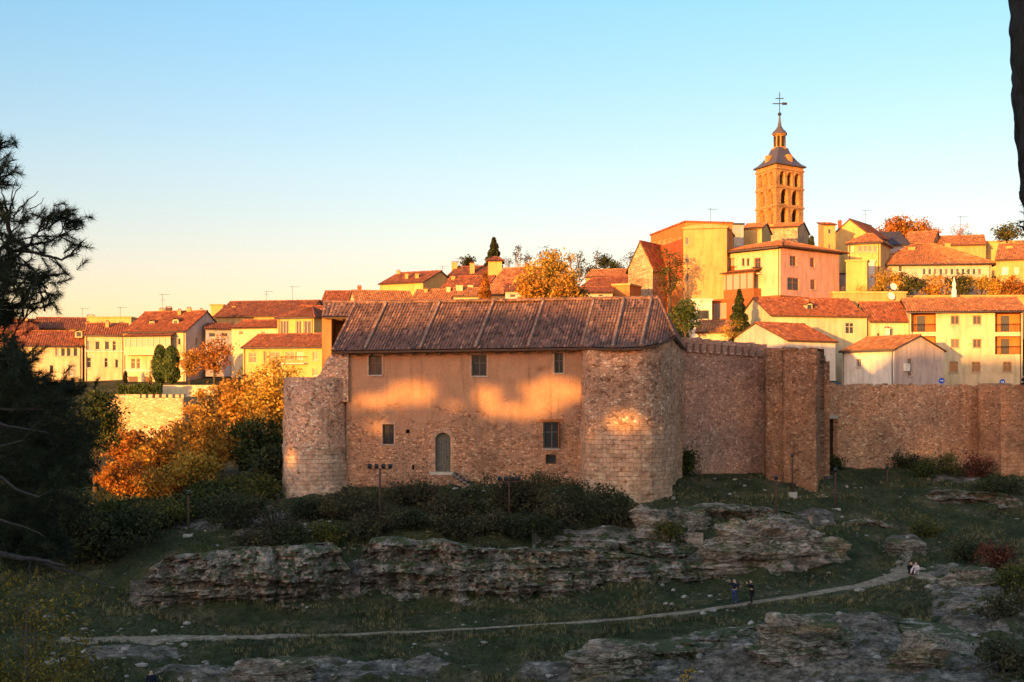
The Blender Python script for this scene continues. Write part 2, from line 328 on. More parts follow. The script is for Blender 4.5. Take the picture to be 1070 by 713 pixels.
M['wingwall'] = m_stucco('wing_plaster', (.42, .2, .08))
M['deadwood'] = m_bark('dead_branch_bark', (.07, .06, .06))
M['lf_yellowdark'] = m_leaf('leaves_yellow_ochre', (.1, .075, .015), (.24, .16, .02), (.32, .23, .04))
M['carpaint'] = m_plain('dark_car_paint', (.02, .02, .025), .25, .2, .02)
M['weed'] = m_leaf('weed_leaves', (.04, .04, .02), (.07, .06, .03), (.1, .08, .045), .15, .3)
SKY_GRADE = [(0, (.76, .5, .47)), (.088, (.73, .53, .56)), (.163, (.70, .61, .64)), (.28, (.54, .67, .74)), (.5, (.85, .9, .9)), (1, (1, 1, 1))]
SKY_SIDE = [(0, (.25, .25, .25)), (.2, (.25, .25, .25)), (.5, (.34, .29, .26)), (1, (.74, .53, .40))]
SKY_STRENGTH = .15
EXPOSURE = 2.3
SUN_ENERGY = 2.2
SUN_COLOR = (1.0, .47, .09)
for k in ('castle', 'bastion', 'turret', 'curtain', 'tower2', 'curtain2', 'corner'): pass
# ------------------------------------------------------------------ terrain
def tps_fit(P, Zv, lam=.02):
    P = np.asarray(P, float); n = len(P)
    r = np.linalg.norm(P[:, None]-P[None], axis=2); K = np.where(r > 0, r*r*np.log(r+1e-12), 0)*1e-3 + lam*np.eye(n)
    A = np.zeros((n+3, n+3)); A[:n, :n] = K; A[:n, n] = 1; A[:n, n+1:] = P; A[n, :n] = 1; A[n+1:, :n] = P.T
    return P, np.linalg.solve(A, np.concatenate([Zv, [0, 0, 0]]))
def tps_eval(model, x, y):
    P, w = model; x = np.asarray(x, float); y = np.asarray(y, float); out = np.full(x.shape, w[-3]) + w[-2]*x + w[-1]*y
    for (px_, py_), c in zip(P, w[:-3]):
        r2 = (x-px_)**2 + (y-py_)**2; out = out + c*.5*r2*np.log(r2+1e-12)*1e-3
    return out
ctrl = []
for px_, py_, Y in [(-30, 713, 76), (100, 713, 76), (300, 713, 75.5), (535, 713, 75), (750, 713, 73), (950, 713, 71), (1110, 713, 69),
        (-20, 670, 84), (80, 668, 84.5), (250, 666, 85), (480, 658, 86.5), (640, 648, 88.5), (770, 633, 92), (900, 612, 96), (940, 600, 98), (1000, 610, 94), (1070, 614, 92),
        (20, 640, 93), (140, 633, 95), (280, 639, 94.5), (430, 629, 97), (600, 619, 99), (720, 604, 101),
        (200, 578, 101), (350, 566, 102), (500, 563, 103), (640, 572, 104), (740, 590, 102.5),
        (300, 522, 117), (400, 510, 119.5), (480, 507, 119.5), (590, 507, 117.5), (630, 523, 111), (705, 527, 111.5), (718, 497, 124), (800, 497, 127), (853, 509, 121.5), (868, 490, 131), (1020, 489, 133), (1075, 498, 127.5),
        (945, 577, 104), (885, 583, 103), (760, 592, 100.5), (880, 530, 116), (830, 515, 119.5), (1000, 550, 112), (1080, 558, 109), (960, 512, 123),
        (197, 560, 105), (100, 600, 99), (20, 610, 98), (150, 545, 115), (250, 542, 113), (150, 503, 136), (250, 500, 134), (40, 500, 136)]:
    ctrl.append((PX(px_, Y), Y, PZ(py_, Y)))
ctrl += [(0, 0, -1.8), (-20, 0, -1.8), (25, 0, -1.8), (-50, 0, -3), (55, 0, -2), (-8, 16, -8), (12, 16, -8), (0, 40, -17), (30, 40, -16), (-30, 40, -17), (-60, 45, -17), (60, 45, -15), (-75, 90, -14), (-75, 135, -8), (75, 90, -10), (75, 130, -6)]
FR = tps_fit([c[:2] for c in ctrl], [c[2] for c in ctrl])
back = [(-110, 150, -9), (-90, 165, -5), (-42, 165, -4.5), (-30, 150, -6.5), (-110, 200, 2), (-70, 205, 2.4), (-45, 193, 1.9), (-30, 215, 5), (-25, 175, 0), (-10, 135, -3), (5, 135, -2), (0, 160, 1), (0, 220, 10), (20, 240, 14), (-20, 240, 11), (15, 205, 10), (32, 198, 10.5), (20, 150, 1.2),
        (35, 140, .6), (60, 140, .6), (75, 150, .6), (35, 165, .6), (35, 172, 1.0), (52, 183, 1.2), (70, 185, 1.5), (45, 203, 12), (72, 203, 12.5), (60, 225, 19), (85, 230, 19), (40, 255, 25), (55, 300, 28), (0, 300, 16), (-80, 260, 6), (-120, 300, 6), (110, 280, 24)]
BK = tps_fit([c[:2] for c in back], [c[2] for c in back])
PATH = [(60, 669), (140, 668), (250, 666), (330, 664), (400, 661), (480, 658), (560, 653), (640, 648), (700, 642), (770, 633), (840, 622), (900, 612), (930, 605), (948, 597)]
def smooth(t): t = np.clip(t, 0, 1); return t*t*(3-2*t)
WX = [-1e4, -24, -19, -15, 12, 17, 23, 28, 30, 45, 1e4]; WY = [150, 150, 122, 122.5, 122, 127, 129, 130, 133, 136, 136]; WW = [22, 22, 2, 1.5, 1.5, 1.5, 1.5, 1.5, 1.5, 1.5, 1.5]
def base_h(x, y):
    x = np.asarray(x, float); y = np.asarray(y, float)
    zf = tps_eval(FR, np.clip(x, -78, 78), np.clip(y, 0, 140))
    plateau = np.where(x < -1e9, 0, 0)
    u = x*NH[0] + y*NH[1]; pl = np.interp(u, [-160, -92, -86, -78, 60], [-14, -13, -6, .4, .6])
    zf = zf*(1-smooth(-y/25)) + (pl)*smooth(-y/25)
    zb = tps_eval(BK, np.clip(x, -120, 110), np.clip(y, 130, 300))
    far = smooth((y-300)/120); zb = zb*(1-far) + (-6)*far
    side = smooth((np.abs(x)-110)/120); zb = zb*(1-side) - 6*side
    wy = np.interp(x, WX, WY); ww = np.interp(x, WX, WW); w = smooth((y-wy)/ww)
    return zf*(1-w) + zb*w
def hit(px_, py_, y0=66, y1=140):
    ys = np.arange(y0, y1, .1); zs = base_h((px_-CX)/F*ys, ys); ray = (HY-py_)/F*ys
    k = np.where(zs >= ray)[0]; Y = ys[k[0]] if len(k) else y1
    return Vector((PX(px_, Y), Y, float(base_h(PX(px_, Y), Y))))
def gz(x, y): return float(base_h(x, y))
path_w = []
for a, b_ in PATH:
    p = hit(a, b_); path_w.append(p)
path_xy = np.array([(p.x, p.y) for p in path_w])
def path_dist(x, y):
    d = np.full(np.shape(x), 1e9)
    for (ax, ay), (bx, by) in zip(path_xy[:-1], path_xy[1:]):
        L2 = (bx-ax)**2 + (by-ay)**2; t = np.clip(((x-ax)*(bx-ax) + (y-ay)*(by-ay))/L2, 0, 1)
        d = np.minimum(d, np.hypot(x-ax-t*(bx-ax), y-ay-t*(by-ay)))
    return d
# bare rock showing through the turf: centre seen at, half sizes, how far it stands up
RK = [(870, 690, 150, 36, 1.2), (960, 712, 120, 30, .8), (760, 706, 90, 20, .7), (640, 706, 120, 14, .7), (300, 706, 170, 14, .7), (130, 682, 70, 10, .4), (420, 700, 70, 10, .5), (1010, 618, 45, 14, .6), (1030, 650, 60, 22, .9),
      (840, 545, 40, 12, .6), (700, 545, 45, 14, .7), (945, 570, 24, 9, .5), (560, 548, 50, 7, .4), (250, 548, 90, 9, .6), (420, 545, 40, 7, .4), (860, 500, 12, 4, .3), (1000, 500, 30, 5, .3), (980, 600, 30, 8, .4), (990, 640, 20, 12, .4), (640, 560, 60, 10, .6), (720, 580, 40, 8, .5)]
def rock_mask(x, y, z):
    pxx = CX + x/y*F; pyy = HY - z/y*F; m = np.zeros_like(x); hgt = np.zeros_like(x)
    for a, b_, rx, ry, h in RK:
        q = np.clip(1.15-np.sqrt(((pxx-a)/rx)**2 + ((pyy-b_)/ry)**2), 0, 1); q = smooth(q*2.2)
        m = np.maximum(m, q); hgt = np.maximum(hgt, q*h)
    return m, hgt
def axis(segs):
    out = []
    for a, b_, s in segs: out += list(np.arange(a, b_, s))
    out.append(segs[-1][1]); return np.array(out)
xs = axis([(-3000, -600, 300), (-600, -120, 40), (-120, -52, 4), (-52, 54, .22), (54, 130, 4), (130, 600, 40), (600, 3000, 300)])
ys = axis([(-900, -160, 90), (-160, 0, 10), (0, 62, 3), (62, 134, .22), (134, 240, 2.5), (240, 420, 15), (420, 1000, 60), (1000, 4000, 300)])
GX, GY = np.meshgrid(xs, ys); GZ = base_h(GX, GY)
pd = path_dist(GX, GY); det = (GX > -52) & (GX < 54) & (GY > 62) & (GY < 134)
mk, hg = rock_mask(GX, np.maximum(GY, 1), GZ); mk = mk*det; hg = hg*det
wyl = np.interp(GX, WX, WY); nearwall = smooth((wyl-.5-GY)/3)
mk *= np.clip((pd-.8)/1.5, 0, 1); hg *= np.clip((pd-.8)/2.5, 0, 1)*nearwall
N0 = np.zeros_like(GZ); NR = np.zeros_like(GZ)
ii = np.argwhere(det)
for i, j in ii:
    x, y = xs[j], ys[i]
    N0[i, j] = noise.fractal(Vector((x*.25, y*.3, 0)), .8, 2.1, 6)
    if mk[i, j] > .02:
        a = .55+.75*noise.fractal(Vector((x*.13, y*.3, 3)), .9, 2.1, 4); h = max(0, a)*hg[i, j]
        q = h/.32; fl = math.floor(q); r = q-fl; r = r**4; NR[i, j] = (fl+r)*.32 + .1*noise.fractal(Vector((x*1.1, y*1.6, 7)), .7, 2.1, 5)*min(1, hg[i, j]*2)
GZ = GZ + N0*.55*np.clip((pd-.5)/3, .1, 1)*nearwall + NR
GZ = np.where(det & (pd < 1.5), GZ-.02, GZ)
def build_ground():
    n, m = GX.shape; V = np.stack([GX, GY, GZ], -1).reshape(-1, 3)
    idx = np.arange(n*m).reshape(n, m); Q = np.stack([idx[:-1, :-1], idx[:-1, 1:], idx[1:, 1:], idx[1:, :-1]], -1).reshape(-1)
    me = bpy.data.meshes.new('ground'); me.vertices.add(len(V)); me.vertices.foreach_set('co', V.astype(np.float32).ravel())
    me.loops.add(len(Q)); me.loops.foreach_set('vertex_index', Q.astype(np.int32)); me.polygons.add(len(Q)//4)
    me.polygons.foreach_set('loop_start', np.arange(0, len(Q), 4, dtype=np.int32)); me.update(calc_edges=True)
    me.polygons.foreach_set('use_smooth', np.ones(len(Q)//4, bool))
    a = me.attributes.new('rock', 'FLOAT', 'POINT'); a.data.foreach_set('value', mk.astype(np.float32).ravel())
    me.materials.append(M['ground']); o = bpy.data.objects.new('ground', me); link(o); tag(o, kind='structure')
build_ground()
def gmesh_z(x, y):
    """height of the finished ground mesh"""
    j = int(np.clip(np.searchsorted(xs, x)-1, 0, len(xs)-2)); i = int(np.clip(np.searchsorted(ys, y)-1, 0, len(ys)-2))
    a = (x-xs[j])/(xs[j+1]-xs[j]); b_ = (y-ys[i])/(ys[i+1]-ys[i])
    return float((GZ[i, j]*(1-a)+GZ[i, j+1]*a)*(1-b_) + (GZ[i+1, j]*(1-a)+GZ[i+1, j+1]*a)*b_)
# the footpath, draped on the ground
def drape(name, pts, widths, mat, lift=.035):
    mb = MB(); L = []; 
    for k in range(len(pts)-1):
        a, b_ = np.array(pts[k]), np.array(pts[k+1]); n = max(2, int(np.linalg.norm(b_-a)/.4))
        for t in range(n): L.append((a+(b_-a)*t/n, widths[k]+(widths[k+1]-widths[k])*t/n))
    L.append((np.array(pts[-1]), widths[-1])); P = []
    c = np.array([l[0] for l in L]); 
    for _ in range(12): c[1:-1] = .5*c[1:-1] + .25*(c[:-2]+c[2:])
    for k in range(len(c)):
        d = c[min(k+1, len(c)-1)]-c[max(k-1, 0)]; d = d/np.linalg.norm(d); nrm = np.array([-d[1], d[0]]); w = L[k][1]
        wl = w*(1+.7*noise.fractal(Vector((k*.16, 1, 0)), .7, 2, 3)); wr = w*(1+.7*noise.fractal(Vector((k*.16, 9, 0)), .7, 2, 3)); row = []
        for t in np.linspace(-1, 1, 9):
            q = c[k] + nrm*t*(wl if t < 0 else wr)*.5; edge = lift if abs(t) < .9 else -.05
            row.append((q[0], q[1], gmesh_z(q[0], q[1])+edge))
        P.append(row)
    mb.grid(P); o = mb.build(name, mat); tag(o, kind='structure'); return o
drape('path', [tuple(p) for p in path_xy], [2.0, 2.8, 2.2, 1.2, .8, .7, .6, .8, 1.0, .9, 1.0, 1.3, 1.7, 1.6], M['path'])
pb = [hit(*q) for q in [(941, 598), (944, 588), (950, 578), (943, 570)]]
drape('path', [(p.x, p.y) for p in pb], [1.6, 1.3, 1.0, .8], M['path'])
pb = [hit(*q) for q in [(955, 600), (985, 608), (1015, 612), (1035, 604)]]
drape('path', [(p.x, p.y) for p in pb], [1.2, 1.0, .9, .6], M['path'])

# ------------------------------------------------------------------ rock faces
def cliff(label, pts, back_len=4.0, seed=0, res=.12, over=.5):
    """pts: (px, foot py, top py) along the foot of a limestone ledge"""
    W = []
    for px_, pf, ptop in pts:
        f = hit(px_, pf); W.append((f.x, f.y, gmesh_z(f.x, f.y), (HY-ptop)/F*(f.y+1.6)))
    W = np.array(W); seg = np.hypot(np.diff(W[:, 0]), np.diff(W[:, 1])); s = np.concatenate([[0], np.cumsum(seg)])
    n = int(s[-1]/res); S = np.linspace(0, s[-1], n); C = np.stack([np.interp(S, s, W[:, k]) for k in range(4)], 1)
    mb = MB(); P = []; UV = []; nv = 34; nb = 14
    for k in range(n):
        x, y, z0, z1 = C[k]; a = C[max(k-2, 0)]; b_ = C[min(k+2, n-1)]; d = np.array([b_[0]-a[0], b_[1]-a[1]]); d /= np.linalg.norm(d); nr = np.array([d[1], -d[0]])
        if nr[1] > 0: nr = -nr
        endf = min(1, k/14, (n-1-k)/14); endf = endf**.6; h = max(.3, (z1-z0)); row = []
        h *= 1 + .14*noise.noise(Vector((x*.35, seed, 0)))
        lump = noise.fractal(Vector((x*.16, seed*3.1, 2)), 1, 2, 3)
        for v in range(nv+nb):
            if v < nv:
                t = v/(nv-1); z = z0-.5 + (h*endf+.5)*t
                ledge = noise.fractal(Vector((x*.1, y*.1, z*1.15+seed)), .6, 2.3, 5)
                st = math.floor(ledge*6)/6*.8 + ledge*.2
                crack = noise.ridged_multi_fractal(Vector((x*.7, y*.4, z*.25+seed)), .9, 2.2, 4, 1, 2)
                fb = noise.fractal(Vector((x*1.0, y*1.0, z*1.7+seed)), .6, 2.1, 6)*1.6
                base_in = -over*math.exp(-((t-.12)/.1)**2) * (0.6 + .8*lump)
                off = lump*1.2 + st*.95 + fb*.35 - (crack-1)*.62 + base_in - 1.6*max(0, t-.35)**1.5 * 1.3 + .15
                q = (x + nr[0]*off*endf, y + nr[1]*off*endf, z)
            else:
                t = (v-nv+1)/nb; zt = z0 + h*endf; off = lump*1.2 - 1.1 - back_len*t
                gx, gy = x+nr[0]*off, y+nr[1]*off; g = gmesh_z(gx, gy)
                zz = max(zt + .3*noise.fractal(Vector((gx*.9, gy*.9, seed)), .7, 2, 4)*(1-t*.4), g-.2)*(1-t**3) + (g-.5)*t**3
                zz = zt*(1-t)**2 + zz*(1-(1-t)**2)
                q = (x+nr[0]*off*endf, gy*endf + y*(1-endf), zz)
            row.append(q)
        P.append(row)
    mb.grid(P, smooth=False); o = mb.build('rock_ledge', M['rock'])
    return tag(o, label, 'rock')
cliff('long pale limestone ledge at the left, under the olive bushes', [(136, 628, 618), (150, 631, 590), (185, 634, 577), (230, 637, 575), (280, 639, 570), (330, 634, 568), (366, 627, 566), (376, 622, 572)], seed=1)
cliff('broken limestone ledge in the middle, below the castle bushes', [(360, 624, 590), (376, 624, 560), (410, 627, 562), (430, 629, 562), (470, 627, 568), (520, 624, 572), (560, 622, 576), (610, 617, 572), (650, 612, 576), (690, 607, 585), (730, 603, 588), (760, 600, 586), (790, 598, 592)], seed=5)
def outcrop(label, x0, x1, ytop, ybot, seed=0, squash=.6, name='boulder', lean=0):
    f = hit((x0+x1)/2, ybot-1); k = F/f.y; rx = (x1-x0)/2/k*1.05; rz = (ybot-ytop)/k; c = Vector((f.x, f.y+rx*squash*.6, gmesh_z(f.x, f.y)))
    mb = MB(); nu, nv = 150, 60; P = []
    for v in range(nv):
        th = math.pi*.5*(1-v/(nv-1))*1.25 - .35; row = []
        for u_ in range(nu+1):
            a = 2*math.pi*u_/nu; cr = max(0, math.cos(th))**.55; sz = math.copysign(abs(math.sin(th))**.8, math.sin(th))
            p = Vector((math.cos(a)*cr*rx, math.sin(a)*cr*rx*squash, sz*rz)); w = c+p
            d = noise.fractal(Vector((w.x*.35+seed, w.y*.35, w.z*.9)), .8, 2.1, 5); st = noise.fractal(Vector((w.x*.16, w.y*.16, w.z*1.35+seed)), .6, 2.2, 5)
            cr2 = noise.ridged_multi_fractal(Vector((w.x*.55, w.y*.4, w.z*.3+seed)), .9, 2.2, 4, 1, 2)-1
            g = 1 + .3*d + .3*math.floor(st*5)/5 - .2*cr2
            q = Vector((p.x*g + lean*p.z, p.y*g, p.z*(1+.28*d))); row.append(c+q)
        P.append(row)
    mb.grid(P[::-1], smooth=False); o = mb.build(name, M['rock'], None, shift=c); return tag(o, label, 'rock')
cliff('low rocky step on the bank just under the dark castle bushes, right of centre', [(556, 575, 562), (600, 578, 560), (650, 582, 562), (700, 580, 566), (735, 576, 566)], 2.5, 9, over=.2)
cliff('low rocky step above the left ledge, below the turret bushes', [(205, 566, 556), (250, 562, 551), (300, 562, 552), (345, 560, 552)], 2.0, 12, over=.2)
cliff('rocky step on the rise between bastion foot and the first floodlight posts', [(712, 545, 534), (750, 540, 526), (800, 545, 530), (850, 552, 540)], 2.5, 15, over=.2)
cliff('ragged rock step in the lower right foreground', [(660, 700, 684), (720, 690, 668), (790, 676, 655), (860, 668, 648), (930, 672, 650), (980, 690, 668)], 3, 19, over=.3)
cliff('low rock step high on the right-hand bank below the orange corner tower', [(955, 522, 514), (990, 525, 512), (1030, 528, 514), (1075, 532, 517)], 2, 27, over=.2)
cliff('small rock step on the upper slope right of the last floodlight posts', [(880, 548, 540), (910, 552, 541), (940, 556, 548)], 2, 31, over=.2)
cliff('ragged rock step on the bank at the far right', [(985, 640, 622), (1020, 650, 628), (1075, 655, 630)], 3, 23, over=.3)
outcrop('large rounded limestone outcrop on the slope behind the two standing walkers', 745, 862, 556, 598, 2, .45)
outcrop('low broken rock at the right end of the big outcrop', 842, 890, 566, 588, 4, .5)
outcrop('squared rock block under the bastion corner', 656, 704, 538, 566, 6, .5)
outcrop('small pale rock beside the trail fork', 928, 972, 568, 579, 8, .6)
outcrop('rock hump on the grassy rise left of the floodlight posts', 700, 748, 538, 556, 9, .5)
outcrop('dark rounded boulder at the bottom right of the photo', 930, 1000, 668, 712, 11, .6)
outcrop('wide cracked rock dome in the lower right foreground', 790, 890, 664, 704, 12, .5)
outcrop('pale flat rock among the scrub beside the right-hand trail', 985, 1045, 596, 618, 13, .5)
outcrop('low ragged rock at the foot of the frame centre', 600, 690, 684, 714, 14, .5)
outcrop('jagged rock at the bottom left near the cut-off walker', 240, 330, 690, 716, 15, .4)
# loose stones and grass
def scatter_pts(n, pxr, pyr, ok=None):
    out = []
    while len(out) < n:
        a = random.uniform(*pxr); b_ = random.uniform(*pyr); Y = None
        out.append((a, b_))
    return out
def stones():
    ico = []; V = []
    import bmesh
    bm = bmesh.new(); bmesh.ops.create_icosphere(bm, subdivisions=1, radius=1); T = [[v.co.copy() for v in f.verts] for f in bm.faces]; bm.free()
    for k in range(1300):
        y = random.uniform(70, 128); x = random.uniform(-.34, .36)*y; m, _ = rock_mask(np.array([x]), np.array([y]), np.array([gz(x, y)]))
        if m[0] < .05 and noise.noise(Vector((x*.12, y*.12, 5))) < .12: continue
        if path_dist(np.array([x]), np.array([y]))[0] < .8 and random.random() < .7: continue
        if y > np.interp(x, WX, WY)-1: continue
        s = random.choice([.05, .06, .08, .1, .12, .16, .24]); z = gmesh_z(x, y)+s*.15; sx, sy, sz = s*random.uniform(.8, 1.8), s*random.uniform(.6, 1.2), s*random.uniform(.4, .8); a = random.uniform(0, 6.28); sd = random.random()*50
        for tri in T:
            for c in tri:
                g = 1+.45*noise.noise(c*1.7+Vector((sd, 0, 0))); X = c.x*sx*g; Yv = c.y*sy*g
                V.append((x+X*math.cos(a)-Yv*math.sin(a), y+X*math.sin(a)+Yv*math.cos(a), z+c.z*sz*g))
    tag(np_obj('rubble', V, 3, M['stone_bits']), 'loose pale stones strewn over the slope', 'rubble', kind='stuff')
stones()
def grass(name, n, mat, h0, h1, label, thr=None, per=5):
    V = []; cnt = 0
    while cnt < n:
        y = random.uniform(68, 131)**1.0; x = random.uniform(-.37, .37)*y
        if y > np.interp(x, WX, WY)-.3: continue
        cnt += 1
        if thr is not None and noise.noise(Vector((x*.18, y*.3, 11))) < thr: continue
        V.append((x, y))
    V = np.array(V); m, _ = rock_mask(V[:, 0], V[:, 1], base_h(V[:, 0], V[:, 1])); d = path_dist(V[:, 0], V[:, 1])
    V = V[(m < rng.random(len(V))*.9) & (d > .7)]
    out = []
    for x, y in V:
        z = gmesh_z(x, y)-.03; hh = random.uniform(h0, h1)*(.8+.5*noise.noise(Vector((x*.3, y*.3, 2))))
        for _ in range(per):
            a = random.uniform(0, 6.28); r = random.uniform(0, .14); bx, by = x+r*math.cos(a), y+r*math.sin(a); w = .022; c, s = math.cos(a+1.2), math.sin(a+1.2); l = random.uniform(-.5, .5)*hh
            out += [(bx-w*c, by-w*s, z), (bx+w*c, by+w*s, z), (bx+l*math.cos(a*3), by+l*math.sin(a*3), z+hh*random.uniform(.6, 1.1))]
    tag(np_obj(name, out, 3, mat), label, 'grass', kind='stuff')
grass('grass', 52000, M['grass'], .12, .28, 'short dark green grass covering the slope')
grass('dry_grass', 30000, M['straw'], .2, .5, 'pale dry grass tufts scattered among the green', .12)
grass('weeds', 26000, M['weed'], .2, .45, 'dark weeds and low scrub dotted over the slope', .1, 7)
# ------------------------------------------------------------------ facades, roofs, houses
class Fr:
    """a wall plane: origin at its lower left, u along it, n out of it"""
    def __init__(s, A, B, z0):
        s.O = Vector((A[0], A[1], z0)); d = Vector((B[0]-A[0], B[1]-A[1], 0)); s.W = d.length; s.u = d/s.W; s.n = Vector((s.u.y, -s.u.x, 0))
    def p(s, u, v, d=0): return s.O + s.u*u + Vector((0, 0, v)) + s.n*d
    def uv(s, px_, py_):
        r = Vector(((px_-CX)/F, 1, (HY-py_)/F)); t = s.O.dot(s.n)/r.dot(s.n); q = r*t - s.O; return q.dot(s.u), q.z
def wall_face(mb, fr, W, Hh, holes, sp=None, disp=None, reveal=.25, mi=0, top=None):
    us = {0, W}; vs = {0, Hh}
    for a, b_, c, d in holes: us |= {a, c}; vs |= {b_, d}
    us = sorted(u for u in us if 0 <= u <= W); vs = sorted(v for v in vs if 0 <= v <= Hh)
    if sp:
        def sub(L):
            o = []
            for a, b_ in zip(L[:-1], L[1:]):
                n = max(1, round((b_-a)/sp)); o += [a+(b_-a)*k/n for k in range(n)]
            return o+[L[-1]]
        us, vs = sub(us), sub(vs)
    inh = lambda u, v: any(a < u < c and b_ < v < d for a, b_, c, d in holes)
    P = []; UV = []
    for v in vs:
        r = []; q = []
        for u in us:
            near = any(a-.01 <= u <= c+.01 and b_-.01 <= v <= d+.01 for a, b_, c, d in holes)
            dd = disp(u, v) if disp and not near and 0 < u < W else 0
            vv = v + (top(u) if top and v == vs[-1] else 0)
            r.append(fr.p(u, vv, dd)); q.append((u, v))
        P.append(r); UV.append(q)
    mb.grid(P, UV, lambda i, j: inh((us[j]+us[j+1])/2, (vs[i]+vs[i+1])/2), mi, smooth=bool(disp))
    for a, b_, c, d in holes:
        R = reveal
        for q in ([(a, b_), (a, d)], [(a, d), (c, d)], [(c, d), (c, b_)], [(c, b_), (a, b_)]):
            (u0, v0), (u1, v1) = q
            mb.face([fr.p(u0, v0), fr.p(u1, v1), fr.p(u1, v1, -R), fr.p(u0, v0, -R)], [(u0, v0), (u1, v1), (u1+R, v1), (u0+R, v0)], mi)
def window(parent, fr, r, style='w', frame=None, depth=.2, name='window'):
    a, b_, c, d = r; w = c-a; h = d-b_; fm = frame or M['frame']; mb = MB(); t = min(.09, w*.12)
    B = lambda u0, u1, v0, v1, d0, d1: mb.box((fr.p((u0+u1)/2, (v0+v1)/2, (d0+d1)/2)), fr.u*((u1-u0)/2), Vector((0, 0, (v1-v0)/2)), fr.n*((d1-d0)/2))
    e = .003
    B(a+e, a+t, b_+e, d-e, -depth, -depth+.07); B(c-t, c-e, b_+e, d-e, -depth, -depth+.07); B(a+t, c-t, d-t, d-e, -depth, -depth+.07); B(a+t, c-t, b_+e, b_+t, -depth, -depth+.07)
    if style in ('w', 's', 'g'):
        if w > .7: B((a+c)/2-.035, (a+c)/2+.035, b_+t, d-t, -depth+.005, -depth+.06)
        if h > 1.3: B(a+t, c-t, b_+h*.62-.03, b_+h*.62+.03, -depth+.008, -depth+.055)
    if style == 'gal':
        n = max(2, round(w/.55))
        for k in range(1, n): B(a+w*k/n-.04, a+w*k/n+.04, b_+t, d-t, -depth+.005, -depth+.075)
    if style == 'd':
        B(a+t, c-t, b_+t, b_+h*.45, -depth+.01, -depth+.05)
    if style == 'L': return loggia(parent, fr, r)
    f = mb.build(name if style != 'd' else 'door', fm, parent); g = MB(); gl = M['glass'] if depth > .25 or random.random() < .78 else M[random.choice(['pale_glass', 'curtain_glass'])]
    B2 = g.box(fr.p((a+c)/2, (b_+d)/2, -depth+.002), fr.u*(w/2-.01), Vector((0, 0, h/2-.01)), fr.n*.012)
    g.build('pane', gl, f)
    if style == 's':
        s = MB()
        for x0 in (a-w*.5, c+w*.02): s.box(fr.p(x0+w*.24, (b_+d)/2, .035), fr.u*(w*.23), Vector((0, 0, h/2)), fr.n*.025)
        s.build('shutter', M['shutter'], f)
    if style in ('w', 's'):
        s = MB(); s.box(fr.p((a+c)/2, b_-.05, .05), fr.u*(w/2+.08), Vector((0, 0, .045)), fr.n*.08); s.build('sill', M['sill'], f)
    return f
def loggia(parent, fr, r, dp=1.3):
    a, b_, c, d = r; mb = MB(); P = fr.p
    for q in ([(a, b_), (a, d)], [(a, d), (c, d)], [(c, d), (c, b_)], [(c, b_), (a, b_)]):
        (u0, v0), (u1, v1) = q; mb.face([P(u0, v0, -.25), P(u1, v1, -.25), P(u1, v1, -dp), P(u0, v0, -dp)])
    mb.face([P(a, b_, -dp), P(c, b_, -dp), P(c, d, -dp), P(a, d, -dp)]); lo = mb.build('loggia', M['orange'], parent)
    g = MB(); w = c-a; h = d-b_; g.box(P(a+w*.45, b_+h*.46, -dp+.04), fr.u*(w*.16), Vector((0, 0, h*.42)), fr.n*.03); g.build('balcony_door', M['glass'], lo)
    g = MB(); n = 14; g.tube([P(a+.02, b_+1.0, -.1), P(c-.02, b_+1.0, -.1)], .04, 4)
    for k in range(n+1): u = a+.03+(w-.06)*k/n; g.tube([P(u, b_, -.1), P(u, b_+1.0, -.1)], .02, 4)
    g.build('railing', M['metal'], lo); return lo
